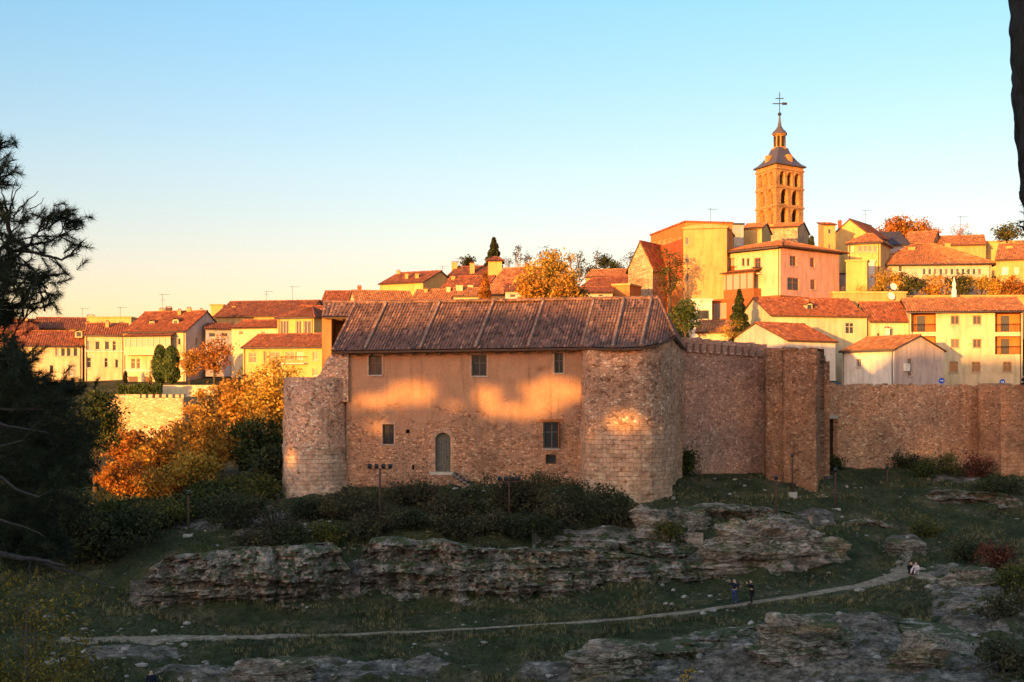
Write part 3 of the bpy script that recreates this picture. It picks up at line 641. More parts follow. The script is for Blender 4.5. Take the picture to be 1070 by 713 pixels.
def tiles(mb, T0, T1, B0, B1, pitch=.34, row=.5, amp=.07, seg=4, sag=0, th=.12, mi=0, mw=1):
    """tiled slope ruled between a ridge T0-T1 and an eave B0-B1 (polylines allowed as lists of (s, point))"""
    def ev(A, s):
        for (s0, a), (s1, b_) in zip(A[:-1], A[1:]):
            if s <= s1+1e-9: return a.lerp(b_, (s-s0)/(s1-s0))
        return A[-1][1]
    T = T0 if isinstance(T0, list) else [(0, Vector(T0)), (1, Vector(T1))]; B = B0 if isinstance(B0, list) else [(0, Vector(B0)), (1, Vector(B1))]
    L = sum((b_[1]-a[1]).length for a, b_ in zip(B[:-1], B[1:])); nc = max(2, round(L/pitch)); V = (ev(T, .5)-ev(B, .5)).length; nr = max(1, round(V/row))
    P = []; UV = []; Pl = []
    for c in range(nc*seg+1):
        s = c/(nc*seg); t = ev(T, s); b_ = ev(B, s); s2 = min(1, s+.01); s1 = max(0, s-.01)
        nrm = ((B[-1][1]-B[0][1]).cross(t-b_)); nrm = nrm.normalized() if nrm.length > 1e-4 else Vector((0, 0, 1))
        if nrm.z < 0: nrm = -nrm
        prof = amp*abs(math.sin(math.pi*c/seg))**.7 if seg > 2 else amp*(c % 2)
        prof += .02*noise.noise(Vector((c*.37, b_.x, b_.y))); r = []; q = []
        Lu = s*L
        for k in range(nr):
            for e in (0, 1):
                f = (k+e)/nr; w = b_.lerp(t, f) + nrm*(prof+.035*(1-e)) - Vector((0, 0, sag*math.sin(math.pi*f)*(.6+.4*noise.noise(Vector((s*6, 0, 0))))))
                r.append(w); q.append((Lu+1e-4, (k+.02+.96*e)*row))
        P.append(r); UV.append(q)
    mb.grid(P, UV, None, mi, smooth=False)
    # boarding under the tiles and its edges
    n = 60 if len(B) > 2 else 8
    Bu = [ev(B, k/n) for k in range(n+1)]; Tu = [ev(T, k/n) for k in range(n+1)]
    for k in range(n):
        dz = Vector((0, 0, th)); e = Vector((0, 0, .012))
        mb.face([Bu[k]-dz, Tu[k]-dz, Tu[k+1]-dz, Bu[k+1]-dz], mi=mw)
        mb.face([Bu[k]-dz, Bu[k+1]-dz, Bu[k+1]+e, Bu[k]+e], mi=mw)
    for j in (0, n): mb.face([Bu[j]-dz, Bu[j]+e*3, Tu[j]+e*3, Tu[j]-dz], mi=mw)
def ridge_cap(mb, a, b_, r=.13, mi=0):
    a = Vector(a); b_ = Vector(b_); n = max(2, int((b_-a).length/.45)); pts = []; rad = []
    for k in range(n+1):
        p = a.lerp(b_, k/n)+Vector((0, 0, .04+.03*noise.noise(Vector((k*1.3, a.x, 0))))); pts += [p]; rad += [r*(1+.12*(k % 2))]
    mb.tube(pts, rad, 6, mi)
def chimney(parent, x, y, z0, z1, w=.45, d=.45, mat=None, pot=True):
    mb = MB(); mb.abox(x-w/2, x+w/2, y-d/2, y+d/2, z0, z1); mb.abox(x-w/2-.07, x+w/2+.07, y-d/2-.07, y+d/2+.07, z1-.01, z1+.1)
    c = mb.build('chimney', mat or M['ochre'], parent)
    if pot:
        p = MB(); p.abox(x-w/2+.06, x+w/2-.06, y-d/2+.06, y+d/2-.06, z1+.25, z1+.32)
        for sx in (-1, 1):
            for sy in (-1, 1): p.abox(x+sx*(w/2-.1)-.035, x+sx*(w/2-.1)+.035, y+sy*(d/2-.1)-.035, y+sy*(d/2-.1)+.035, z1+.1, z1+.25)
        p.build('chimney_cap', M['roof_c'], c)
    return c
def antenna(parent, base, h, yaw=.3, kind=0):
    mb = MB(); b = Vector(base); mb.tube([b, b+Vector((0, 0, h))], .03, 5); d = Vector((math.cos(yaw), math.sin(yaw), 0)); e = Vector((-d.y, d.x, 0))
    mb.tube([b+Vector((0, 0, h*.96))-d*.5, b+Vector((0, 0, h*.96))+d*1.1], .02, 4)
    for k in range(7): mb.tube([b+Vector((0, 0, h*.96))+d*(-.4+k*.23)-e*(.45-.04*k), b+Vector((0, 0, h*.96))+d*(-.4+k*.23)+e*(.45-.04*k)], .012, 4)
    if kind: mb.tube([b+Vector((0, 0, h*.7))-d*.4, b+Vector((0, 0, h*.7))+d*.4], .018, 4)
    return mb.build('antenna', M['antenna'], parent)
def house(name, label, A, B, ybase, yeave, yridge, depth, wall, roof='side', rmat='roof_a', wins=(), rwins=(), lwins=(), over=.35, chims=(), ants=(), cat='house', group=None, below=4, side_mat=None, dormers=(), zback=None, wstyle=None, seg=4):
    """A, B: (px, distance) of the facade's lower corners seen from the camera. y*: heights as seen on that facade (ridge at half depth)"""
    a = Vector((PX(A[0], A[1]), A[1], 0)); b = Vector((PX(B[0], B[1]), B[1], 0)); z0 = PZ(ybase, A[1])-below; ze = PZ(yeave, A[1])
    fr = Fr(a, b, z0); n = fr.n; W = fr.W; c = b-n*depth; d = a-n*depth; H_ = ze-z0
    cy = (a.y+b.y+c.y+d.y)/4
    zr = PZ(yridge, cy) if roof != 'shed' else PZ(yridge, cy+depth/2)
    root = thing(name, label, cat, ((a+b+c+d)/4)+Vector((0, 0, z0)), group)
    wm = M[wall] if isinstance(wall, str) else wall
    frs = [fr, Fr(b, c, z0), Fr(c, d, z0), Fr(d, a, z0)]
    mb = MB()
    for k, (f_, ws) in enumerate(zip(frs, (wins, rwins, (), lwins))):
        holes = []; styles = []
        for w_ in ws:
            uc, vc = f_.uv(w_[0], w_[1]); pxm = F/max(20, f_.p(uc, vc).y); fore = abs(f_.u.dot(Vector((1, -(w_[0]-CX)/F, 0)).normalized()))
            hw = w_[2]/2/pxm/max(.25, fore); hh = w_[3]/2/pxm
            r = (max(.1, uc-hw), max(.1, vc-hh), min(f_.W-.1, uc+hw), min(H_-.08, vc+hh))
            if r[2]-r[0] > .2 and r[3]-r[1] > .2 and not any(r[0] < h[2] and r[2] > h[0] and r[1] < h[3] and r[3] > h[1] for h in holes): holes.append(r); styles.append(w_[4] if len(w_) > 4 else 'w')
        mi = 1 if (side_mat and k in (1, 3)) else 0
        wall_face(mb, f_, f_.W, H_, holes, mi=mi)
        for r, s in zip(holes, styles): window(root, f_, r, s, frame=M[wstyle] if wstyle else None)
        # gable triangles
        if (roof == 'side' and k in (1, 3)) or (roof == 'gable' and k in (0, 2)):
            mb.face([f_.p(0, H_), f_.p(f_.W, H_), f_.p(f_.W/2, zr-z0-.05)], [(0, H_), (f_.W, H_), (f_.W/2, zr-z0)], mi)
        if roof == 'shed' and k in (1, 3):
            q = f_.p(f_.W, zr-z0-.05) if k == 1 else f_.p(0, zr-z0-.05); mb.face([f_.p(0, H_), f_.p(f_.W, H_), q], [(0, H_), (f_.W, H_), (0, zr-z0)], mi)
        if roof == 'shed' and k == 2: mb.face([f_.p(0, H_), f_.p(f_.W, H_), f_.p(f_.W, zr-z0-.05), f_.p(0, zr-z0-.05)], mi=mi)
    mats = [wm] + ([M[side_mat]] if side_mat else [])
    mb.build('wall', mats, root)
    if len(wins) > 2 and roof != 'flat':
        for u_ in (.25, fr.W-.25):
            g = MB(); g.tube([fr.p(u_, 0, .08), fr.p(u_, H_-.25, .08), fr.p(u_, H_-.05, .3)], .05, 5); g.build('downpipe', M['lead'], root)
        g = MB(); g.tube([fr.p(-over*.5, H_-.12-over*.2, over+.08), fr.p(fr.W+over*.5, H_-.12-over*.2, over+.08)], .07, 5); g.build('gutter', M['lead'], root)
    rb = MB(); up = Vector((0, 0, 1)); o = over; rm = [M[rmat], M['wood']]
    zo = -(zr-ze)/(depth/2)*o
    aE = a+n*o; bE = b+n*o; cE = c-n*o; dE = d-n*o
    if roof == 'side':
        aE -= fr.u*o*.6; bE += fr.u*o*.6; cE += fr.u*o*.6; dE -= fr.u*o*.6; r0 = (aE+dE)/2; r1 = (bE+cE)/2
        Z = lambda p, z: Vector((p.x, p.y, z))
        tiles(rb, Z(r0, zr+.08), Z(r1, zr+.08), Z(aE, ze+zo+.08), Z(bE, ze+zo+.08), seg=seg); tiles(rb, Z(r1, zr+.08), Z(r0, zr+.08), Z(cE, ze+zo+.08), Z(dE, ze+zo+.08), seg=2)
        ridge_cap(rb, Z(r0, zr+.08), Z(r1, zr+.08))
    elif roof == 'gable':
        zo = -(zr-ze)/(W/2)*o; Z = lambda p, z: Vector((p.x, p.y, z)); f0 = (a+b)/2+n*o*.6; f1 = (c+d)/2-n*o*.6; L0 = a+n*o*.6-fr.u*o; L1 = d-n*o*.6-fr.u*o; R0 = b+n*o*.6+fr.u*o; R1 = c-n*o*.6+fr.u*o
        tiles(rb, Z(f1, zr+.08), Z(f0, zr+.08), Z(L1, ze+zo+.08), Z(L0, ze+zo+.08), seg=seg); tiles(rb, Z(f0, zr+.08), Z(f1, zr+.08), Z(R0, ze+zo+.08), Z(R1, ze+zo+.08), seg=seg)
        ridge_cap(rb, Z(f0, zr+.08), Z(f1, zr+.08))
    elif roof == 'hip':
        aE -= fr.u*o; bE += fr.u*o; cE += fr.u*o; dE -= fr.u*o; Z = lambda p, z: Vector((p.x, p.y, z)); hl = min(depth/2+o, W*.46)
        m0 = (aE+dE)/2+fr.u*hl; m1 = (bE+cE)/2-fr.u*hl; E = lambda p: Z(p, ze+zo+.08); T0 = Z(m0, zr+.08); T1 = Z(m1, zr+.08)
        tiles(rb, T0, T1, E(aE), E(bE), seg=seg); tiles(rb, T1, T1+fr.n*-.01, E(bE), E(cE), seg=seg); tiles(rb, T1, T0, E(cE), E(dE), seg=2); tiles(rb, T0+fr.n*-.01, T0, E(dE), E(aE), seg=seg)
        ridge_cap(rb, T0, T1)
        for p, q in ((aE, T0), (dE, T0), (bE, T1), (cE, T1)): ridge_cap(rb, E(p), q, .11)
    elif roof == 'shed':
        aE -= fr.u*o*.5; bE += fr.u*o*.5; s_ = (zr-ze)/depth; Z = lambda p, z: Vector((p.x, p.y, z)); cE += fr.u*o*.5; dE -= fr.u*o*.5
        tiles(rb, Z(dE, zr+.08), Z(cE, zr+.08), Z(aE, ze-s_*o+.08), Z(bE, ze-s_*o+.08), seg=seg)
    elif roof == 'flat':
        rb.box(((a+b+c+d)/4)+up*(ze+.04), fr.u*(W/2+.15), fr.n*(depth/2+.15), up*.12); rm = [M[rmat]]
    ro = rb.build('roof', rm, root)
    for ch in chims:
        px_, ytop = ch[0], ch[1]; back_ = ch[2] if len(ch) > 2 else depth*.45; uu, _ = fr.uv(px_, yeave); q = fr.p(uu, 0, -back_); zt = PZ(ytop, q.y)
        chimney(ro, q.x, q.y, min(ze, zt-1), zt, ch[3] if len(ch) > 3 else .5, .5, M[ch[4]] if len(ch) > 4 else M['ochre'])
    for an in ants:
        px_, ytop = an[0], an[1]; uu, _ = fr.uv(px_, yeave); q = fr.p(uu, 0, -depth*.5); zt = PZ(ytop, q.y); zb = min(zr, zt)-.3
        antenna(ro, (q.x, q.y, zb), zt-zb, random.uniform(-.4, .4), len(an) > 2)
    for dm in dormers:      # (px centre, py sill, width px, height px)
        px_, pys, wp, hp = dm; uu, _ = fr.uv(px_, yeave); f = .35; q0 = fr.p(uu, 0, -depth*.5*f); k = F/q0.y; w = wp/k; hh = hp/k; zs = PZ(pys, q0.y); db = MB()
        db.box(Vector((q0.x, q0.y, zs+hh/2))-fr.n*1.0, fr.u*(w/2), fr.n*1.0, up*(hh/2)); dr = db.build('dormer', wm, ro)
        A_ = Vector((q0.x, q0.y, zs+hh)); g = MB(); 
        for s_ in (-1, 1):
            e0 = A_+fr.u*s_*(w/2+.15)+fr.n*.2-up*.1; e1 = e0-fr.n*2.2; t0 = A_+fr.n*.2+up*w*.3; t1 = t0-fr.n*2.2
            tiles(g, t0, t1, e0, e1, seg=2, th=.06)
        db2 = g.build('dormer_roof', [M[rmat], M['wood']], dr)
        wf = Fr(q0-fr.u*(w/2), q0+fr.u*(w/2), zs); wb = MB(); wb.box(wf.p(w/2, hh*.5, .02), fr.u*(w*.32), up*(hh*.34), fr.n*.02); wb.build('dormer_window', M['glass'], dr)
    root['_'] = 0; del root['_']
    root_fr = dict(root=root, fr=fr, frs=frs, ze=ze, zr=zr, z0=z0, depth=depth, n=n, roof=ro)
    return root_fr
def add_box_on(h, name, x0, x1, y0, y1, out0, out1, mat, k=0, parent=None):
    f = h['frs'][k]; u0, v1 = f.uv(x0, y0); u1, v0 = f.uv(x1, y1); mb = MB()
    mb.box(f.p((u0+u1)/2, (v0+v1)/2, (out0+out1)/2), f.u*(abs(u1-u0)/2), Vector((0, 0, abs(v1-v0)/2)), f.n*((out1-out0)/2))
    return mb.build(name, M[mat] if isinstance(mat, str) else mat, parent or h['root'])
def gallery(h, x0, x1, y0, y1, out, mat, roofmat='roof_a', name='glazed_gallery', n=7, sill=.42):
    """a projecting glazed wooden balcony"""
    f = h['frs'][0]; u0, v1 = f.uv(x0, y0); u1, v0 = f.uv(x1, y1); up = Vector((0, 0, 1)); hh = v1-v0
    g = MB(); B = lambda a, b_, c, d, e, g_: g.box(f.p((a+b_)/2, (c+d)/2, (e+g_)/2), f.u*((b_-a)/2), up*((d-c)/2), f.n*((g_-e)/2))
    B(u0, u1, v0, v0+hh*sill, .01, out); B(u0, u1, v1-.12, v1, .01, out); B(u0-.1, u1+.1, v0-.18, v0-.01, .01, out+.1)
    for k in range(n+1):
        c = u0+(u1-u0)*k/n; c = min(max(c, u0+.07), u1-.07); B(c-.07, c+.07, v0+hh*sill, v1-.12, out-.12, out)
    go = g.build(name, M[mat], h['root']); p = MB(); p.box(f.p((u0+u1)/2, v0+hh*(sill+1)/2, out-.08), f.u*((u1-u0)/2-.05), up*(hh*(1-sill)/2), f.n*.01); p.build('pane', M['pale_glass'], go)
    r = MB(); tiles(r, f.p(u0-.2, v1+.55, .02), f.p(u1+.2, v1+.55, .02), f.p(u0-.2, v1+.08, out+.35), f.p(u1+.2, v1+.08, out+.35), seg=2, th=.08); r.build('gallery_roof', [M[roofmat], M['wood']], go)
    return go
def balcony(h, x0, x1, y0, y1, out=1.0, k=0, mat='metal', slab='white'):
    f = h['frs'][k]; u0, v1 = f.uv(x0, y0); u1, v0 = f.uv(x1, y1); up = Vector((0, 0, 1)); s = MB(); s.box(f.p((u0+u1)/2, v0-.08, out/2+.005), f.u*((u1-u0)/2), up*.08, f.n*(out/2)); so = s.build('balcony', M[slab], h['root'])
    r = MB(); n = max(3, int((u1-u0)/.22))
    r.tube([f.p(u0, v1, .02), f.p(u0, v1, out-.03), f.p(u1, v1, out-.03), f.p(u1, v1, .02)], .035, 4)
    for j in range(n+1): c = u0+(u1-u0)*j/n; r.tube([f.p(c, v0, out-.03), f.p(c, v1, out-.03)], .018, 4)
    r.build('railing', M[mat], so); return so
M['curtain_glass'] = m_glass('curtained_glass', (.12, .1, .08), .2)
M['pale_glass'] = m_glass('pale_gallery_glass', (.32, .27, .22), .25)
# ------------------------------------------------------------------ castle
def sweep_wall(pts, z0, thick=1.2, res=.25, disp=.06, holes=0, ragged=.12, seed=0, rings=(), name='wall', mat=None, parent=None, batter=0, niche=None, cap=True, shift=None):
    """masonry wall following plan points [(x, y, ztop)], weathered face, uneven top, real putlog holes; the seen face is on the right of the walking direction"""
    P3 = [Vector(p) for p in pts]; seg = [((b_-a).xy).length for a, b_ in zip(P3[:-1], P3[1:])]; s = np.concatenate([[0], np.cumsum(seg)]); n = max(2, int(s[-1]/res))+1
    S = np.linspace(0, s[-1], n); C = np.stack([np.interp(S, s, [p[k] for p in P3]) for k in range(3)], 1)
    zt = max(p[2] for p in P3); nv = int((zt-z0)/res)+1; rs = random.Random(seed); mb = MB(); F_ = []; U_ = []; T_ = []; nrm = []
    for i in range(n):
        d = C[min(i+1, n-1)]-C[max(i-1, 0)]; nn = Vector((d[1], -d[0], 0)).normalized(); nrm.append(nn)
    hs = set()
    for _ in range(holes):
        hs.add((rs.randrange(2, n-2), rs.randrange(3, nv-3)))
    if holes:                                                # rows of putlog holes
        for r_ in range(3, nv-3, max(5, int(1.6/res))):
            for c_ in range(2, n-2, max(6, int(2.2/res))):
                if rs.random() < .45: hs.add((c_+rs.randrange(2), r_))
    for v in range(nv+1):
        row = []; uvr = []
        for i in range(n):
            x, y, top = C[i]; rg = ragged*(noise.fractal(Vector((S[i]*.9, seed, 0)), .8, 2, 4) + .5*math.floor(2*noise.noise(Vector((S[i]*2.2, seed, 4))))) ; z = z0+(top+rg-z0)*v/nv
            dd = disp*(noise.fractal(Vector((S[i]*.5+seed, z*.5, 1)), .8, 2, 4)*1.6 + .5*noise.noise(Vector((S[i]*2.7, z*3.1, seed)))) + batter*(1-v/nv)
            for (za, zb, o) in rings:
                if za <= z <= zb: dd += o
            if (i, v) in hs: dd -= .35
            if niche and niche[0] < S[i] < niche[1] and z < niche[2]: dd -= niche[3]
            q = Vector((x, y, z))+nrm[i]*dd; row.append(q); uvr.append((S[i]+seed*3.3, z))
        F_.append(row); U_.append(uvr)
    mb.grid(F_, U_, smooth=True)
    top = F_[-1]; bk = [p-nrm[i]*thick+Vector((0, 0, .1*noise.noise(p*.8))) for i, p in enumerate(top)]; md = [(a+b_)/2+Vector((0, 0, .12*noise.noise(a*2+Vector((3, 0, 0))))) for a, b_ in zip(top, bk)]
    if cap:
        mb.grid([top, md, bk], [[(q, 0) for q in S], [(q, thick/2) for q in S], [(q, thick) for q in S]])
        bb = [Vector((p.x, p.y, z0)) for p in bk]; mb.grid([bk, bb], [[(q, zt) for q in S], [(q, z0) for q in S]])
        for e, sg in ((0, 1), (n-1, -1)):
            col = [r[e] for r in F_]; bkc = [p-nrm[e]*thick for p in col]; mb.grid([col, bkc], [[(0, p.z) for p in col], [(thick, p.z) for p in col]])
    return mb.build(name, mat, parent)
Z0 = -11.0
EA = 4.5
cas = thing('castle_house', 'big stone castle house with long tiled roof, arched door and sunlit patches', 'castle', (-4, 121, -8))
A0 = (PX(362, 120), 120); B0 = (PX(608, 117.2), 117.2)
fc = Fr(A0, B0, Z0)
def rect(x0, x1, y0, y1, f=fc):
    u0, v1 = f.uv(x0, y0); u1, v0 = f.uv(x1, y1); return (u0, v0, u1, v1)
cw = [rect(385.5, 399, 372, 392), rect(493, 508.5, 371, 393), rect(579.5, 588.5, 369, 390), rect(400, 411.5, 443.5, 464.5), rect(567.5, 585, 441, 469), rect(570, 581, 475, 485), rect(455, 471, 452, 493)]
small = [rect(424, 428, 449, 453), rect(430.5, 433, 486, 491)]
mb = MB()
wd = lambda u, v: .05*noise.fractal(Vector((u*.4, v*.4, 3)), .8, 2, 4)+.025*noise.noise(Vector((u*2.7, v*3.1, 0))) - (.3 if noise.noise(Vector((round(u/.25)*7.1, round(v/.25)*5.3, 8))) > .62 else 0)
wall_face(mb, fc, fc.W, EA+.1-Z0, cw+small, sp=.25, disp=wd, reveal=.45)
for r in small: mb.face([fc.p(r[0], r[1], -.44), fc.p(r[2], r[1], -.44), fc.p(r[2], r[3], -.44), fc.p(r[0], r[3], -.44)], mi=1)
back_pts = [(PX(716, 125.5), 125.5), (PX(708, 131.5), 131.5), (PX(372, 131.5), 131.5), (PX(352, 124), 124), A0]
for a, b_ in zip(back_pts[:-1], back_pts[1:]):
    f_ = Fr(a, b_, Z0); wall_face(mb, f_, f_.W, EA+.1-Z0, [], sp=1.0)
mb.build('wall', [M['castle'], M['hole']], cas)
bp = [(608, 117.25), (610, 115.3), (613, 113.4), (622, 112.6), (645, 111.9), (668, 111.5), (680, 111.9), (692, 113.0), (699, 114.8), (703.5, 117.2), (706, 119), (713, 123.5), (717, 126)]
zt = [4.55, 4.5, 4.4, 4.3, 4.25, 4.2, 4.4, 4.8, 5.3, 5.45, 5.3, 4.8, 4.5]
sweep_wall([(PX(a, Y), Y, z) for (a, Y), z in zip(bp, zt)], Z0, res=.2, disp=.1, holes=26, ragged=.03, seed=4, name='bastion', mat=M['bastion'], parent=cas, batter=.25, cap=False)
# top windows and lower windows
f = window(cas, fc, cw[0], 'w', M['greywood'], .3); f = window(cas, fc, cw[1], 'w', M['greywood'], .3); f = window(cas, fc, cw[2], 'w', M['greywood'], .3)
f = window(cas, fc, cw[3], 'w', M['wood'], .3); f = window(cas, fc, cw[4], 'w', M['greywood'], .3)
r = cw[4]; s = MB(); s.box(fc.p(r[2]-.05, (r[1]+r[3])/2, .3), fc.n*.33, Vector((0, 0, (r[3]-r[1])/2-.05)), fc.u*.03); s.build('shutter', M['brown'], f)
l = MB(); l.box(fc.p((r[0]+r[2])/2, r[3]+.12, .02), fc.u*((r[2]-r[0])/2+.3), Vector((0, 0, .1)), fc.n*.05); l.build('lintel', M['brown'], f)
window(cas, fc, cw[5], 'x', M['wood'], .35)
for r in cw[:4]:
    l = MB(); l.box(fc.p((r[0]+r[2])/2, r[3]+.1, .02), fc.u*((r[2]-r[0])/2+.16), Vector((0, 0, .08)), fc.n*.045)
    for e in (r[0]-.09, r[2]+.09): l.box(fc.p(e, (r[1]+r[3])/2, .02), fc.u*.07, Vector((0, 0, (r[3]-r[1])/2)), fc.n*.035)
    l.build('window_surround', M['stone_trim'] if 'stone_trim' in M else M['sill'], cas)
# arched door
r = cw[6]; cu = (r[0]+r[2])/2; w2 = (r[2]-r[0])/2; spring = r[3]-w2; up = Vector((0, 0, 1))
d = MB(); arc = [(cu+w2*math.cos(t), spring+w2*math.sin(t)) for t in np.linspace(0, math.pi, 15)]
d.face([fc.p(*q, -.3) for q in [(r[0], r[1]), (r[2], r[1])]+arc]); 
for k in range(1, 6): c = r[0]+2*w2*k/6; d.box(fc.p(c, (r[1]+spring)/2, -.28), fc.u*.02, up*((spring-r[1])/2), fc.n*.03)
for z in (.6, 1.9): d.box(fc.p(cu, r[1]+z, -.27), fc.u*w2, up*.06, fc.n*.04)
dr = d.build('door', M['greywood'], cas); kb = MB(); kb.box(fc.p(cu+.3, r[1]+1.2, -.24), fc.u*.04, up*.08, fc.n*.05); kb.build('handle', M['metal'], dr)
g = MB(); ro_ = w2+.38
for k in range(14):
    t0 = math.pi*k/14+.012; t1 = math.pi*(k+1)/14-.012; I = [(cu+w2*math.cos(t), spring+w2*math.sin(t)) for t in (t0, t1)]; O = [(cu+ro_*math.cos(t), spring+ro_*math.sin(t)) for t in (t0, t1)]
    f0 = [fc.p(*q, .09) for q in (I[0], O[0], O[1], I[1])]; b0 = [fc.p(*q, -.32) for q in (I[0], O[0], O[1], I[1])]; g.face(f0, [(x, y) for x, y in (I[0], O[0], O[1], I[1])])
    for a, b_ in ((0, 1), (1, 2), (2, 3), (3, 0)): g.face([f0[a], b0[a], b0[b_], f0[b_]])
for sx in (-1, 1):
    n_ = 6
    for k in range(n_):
        z = r[1]+(spring-r[1])*(k+.5)/n_; ww = .16+.1*(k % 2); g.box(fc.p(cu+sx*(w2+ww-.01), z, -.1), fc.u*ww, up*((spring-r[1])/2/n_-.01), fc.n*.18)
g.build('door_surround', M['bastion'], cas)
g = MB(); g.box(fc.p(cu, r[1]-.12, .35), fc.u*(w2+.35), up*.12, fc.n*.45); g.build('doorstep', M['sill'], cas)
g = MB(); ns = 9; u0 = r[2]+.3; vt = r[1]-.1
for k in range(ns):
    g.box(fc.p(u0+.15+k*.3, (vt-.21*k+Z0+3-Z0-8)/2 if False else vt-.21*k-.1, .62), fc.u*.17, up*.1, fc.n*.55)
g.build('steps', M['stair'], cas)
g = MB(); fw = fc
def slab(q): 
    F0 = [fc.p(u, v, 1.1) for u, v in q]; B_ = [fc.p(u, v, .02) for u, v in q]; g.face(F0, q)
    for a in range(len(q)): b_ = (a+1) % len(q); g.face([F0[b_], F0[a], B_[a], B_[b_]], [(q[b_][0], q[b_][1]), (q[a][0], q[a][1]), (q[a][0]+1, q[a][1]), (q[b_][0]+1, q[b_][1])])
slab([(r[0]-.5, r[1]-3.5), (r[2]+3.6, r[1]-3.5), (r[2]+3.0, r[1]-2.3), (r[2]+.3, r[1]-.26), (r[0]-.5, r[1]-.26)]); g.build('stair_base', M['castle'], cas)
# roof
Y0e = 119.2
eave = [(0, pt(347.5, 367.5, Y0e)), (.7227, Vector((PX(606, 116.4), 116.4, 4.45))), (.7395, Vector((PX(612, 113.0), 113.0, 4.35))), (.818, Vector((PX(640, 111.5), 111.5, 4.2))), (.899, Vector((PX(669, 110.9), 110.9, 4.25))), (.958, Vector((PX(690, 112.0), 112.0, 4.6))), (1, Vector((PX(705, 115.6), 115.6, 5.35)))]
rdg = [(0, pt(372, 317.5, 126)), (.46, pt(530, 315.5, 124.5)), (.92, pt(688, 312.5, 122))]; rdg.append((1, eave[-1][1]+Vector((-.05, .25, .12))))
rb = MB(); tiles(rb, rdg, None, eave, None, pitch=.32, row=.5, amp=.1, seg=5, sag=.12, th=.16)
e1 = eave[-1][1]; e2 = Vector((PX(718, 126.5), 126.5, 4.5)); rd1 = rdg[-1][1]; rd0 = rdg[0][1]; rd1 = rdg[2][1]; bl = Vector((PX(352, 133), 133, 4.6)); br_ = Vector((PX(712, 132.5), 132.5, 4.5))
tiles(rb, rd1, rd1+Vector((0, .01, 0)), e1, e2, pitch=.3, row=.5, amp=.08, seg=4, mi=0); tiles(rb, rd1, rd0, br_, bl, seg=2); tiles(rb, rd1, rd1+Vector((0, .02, 0)), e2, br_, seg=2); tiles(rb, rd0, rd0+Vector((0, -.01, 0)), bl, eave[0][1], seg=4)
rf = rb.build('roof', [M['roof_castle'], M['wood']], cas)
rc = MB(); 
for a, b_ in zip(rdg[:2], rdg[1:3]): ridge_cap(rc, a[1]+up*.08, b_[1]+up*.08, .17)
ridge_cap(rc, rd1+up*.05, e1+up*.05, .12); ridge_cap(rc, rd0+up*.05, eave[0][1]+up*.05, .14); rc.build('ridge_tiles', M['roof_castle'], rf)
def evp(A, s):
    for (s0, a), (s1, b_) in zip(A[:-1], A[1:]):
        if s <= s1: return a.lerp(b_, (s-s0)/(s1-s0))
for s in (.095, .258, .42, .573, .727, .818, .9):
    g = MB(); ridge_cap(g, evp(eave, s)+up*.1, evp(rdg, s)+up*.1, .12); g.build('tile_rib', M['rib'] if 'rib' in M else M['roof_castle'], rf)
for k in range(17):
    g = MB(); s = .03+k*.041; p = evp(eave, s); g.box(p+Vector((0, .5, -.3)), Vector((.07, 0, 0)), Vector((0, .5, 0)), Vector((0, 0, .08)))
    g.build('eave_beam', M['wood'], rf)
# wing at the left end, its lit end pier
wa = Vector((PX(345.5, 124.5), 124.5, 0)); wb_ = Vector((PX(372, 126), 126, 0)); fw = Fr(wa, wb_, 0); zE = PZ(332.5, 124.5); g = MB()
wallL = MB(); c0 = fw.p(0, 0); hz = (zE-2)/2
wallL.box(Vector((PX(341.5, 124.2), 124.3+1.2, (zE+1)/2)), Vector((.42, 0, 0)), Vector((0, 1.4, 0)), Vector((0, 0, (zE-1)/2)))
wallL.box(Vector((PX(356, 126), 128.6, (zE+1)/2)), Vector((.95, .0, 0)), Vector((0, 1.8, 0)), Vector((0, 0, (zE-1)/2)))
wl = wallL.build('side_wing', M['wingwall'] if 'wingwall' in M else M['orange'], cas)
g = MB(); tiles(g, Vector((PX(338, 128.4), 128.4, PZ(316.5, 128.4))), Vector((PX(374, 127), 127, PZ(316.8, 127))), Vector((PX(336, 123.5), 123.5, zE)), Vector((PX(363, 123.5), 123.5, zE)), pitch=.3, seg=5, amp=.08)
tiles(g, Vector((PX(374, 127), 128.41, PZ(316.8, 127))), Vector((PX(338, 128.4), 128.41, PZ(316.5, 128.4))), Vector((PX(372, 132), 132, zE)), Vector((PX(336, 133), 133, zE)), seg=2); ridge_cap(g, Vector((PX(338, 128.4), 128.4, PZ(316.5, 128.4)+.05)), Vector((PX(374, 127), 127, PZ(316.8, 127)+.05)))
g.build('wing_roof', [M['roof_castle'], M['wood']], wl)
# left turret
tc = (PX(330, 121), 121.0); tr = 2.72; a0 = math.radians(195); pts = []
for k in range(22):
    t = math.radians(178+k*(178/21)); pts.append((tc[0]+tr*math.cos(t), tc[1]+tr*1.15*math.sin(t), 2.05))
tur = thing('round_turret', 'rounded pale stone turret at the left corner of the castle', 'tower', (tc[0], tc[1], -9))
sweep_wall(pts, -12, thick=2.3, res=.2, disp=.09, holes=14, ragged=.06, seed=2, name='wall', mat=M['turret'], parent=tur, rings=((-3.95, -3.55, .14), (-20, -3.95, .07)))
mbt = MB(); mbt.lathe((tc[0], tc[1], 1.95), [(2.7, 0), (1.2, .08), (.01, .1)], 20); mbt.build('turret_top', M['turret'], tur)
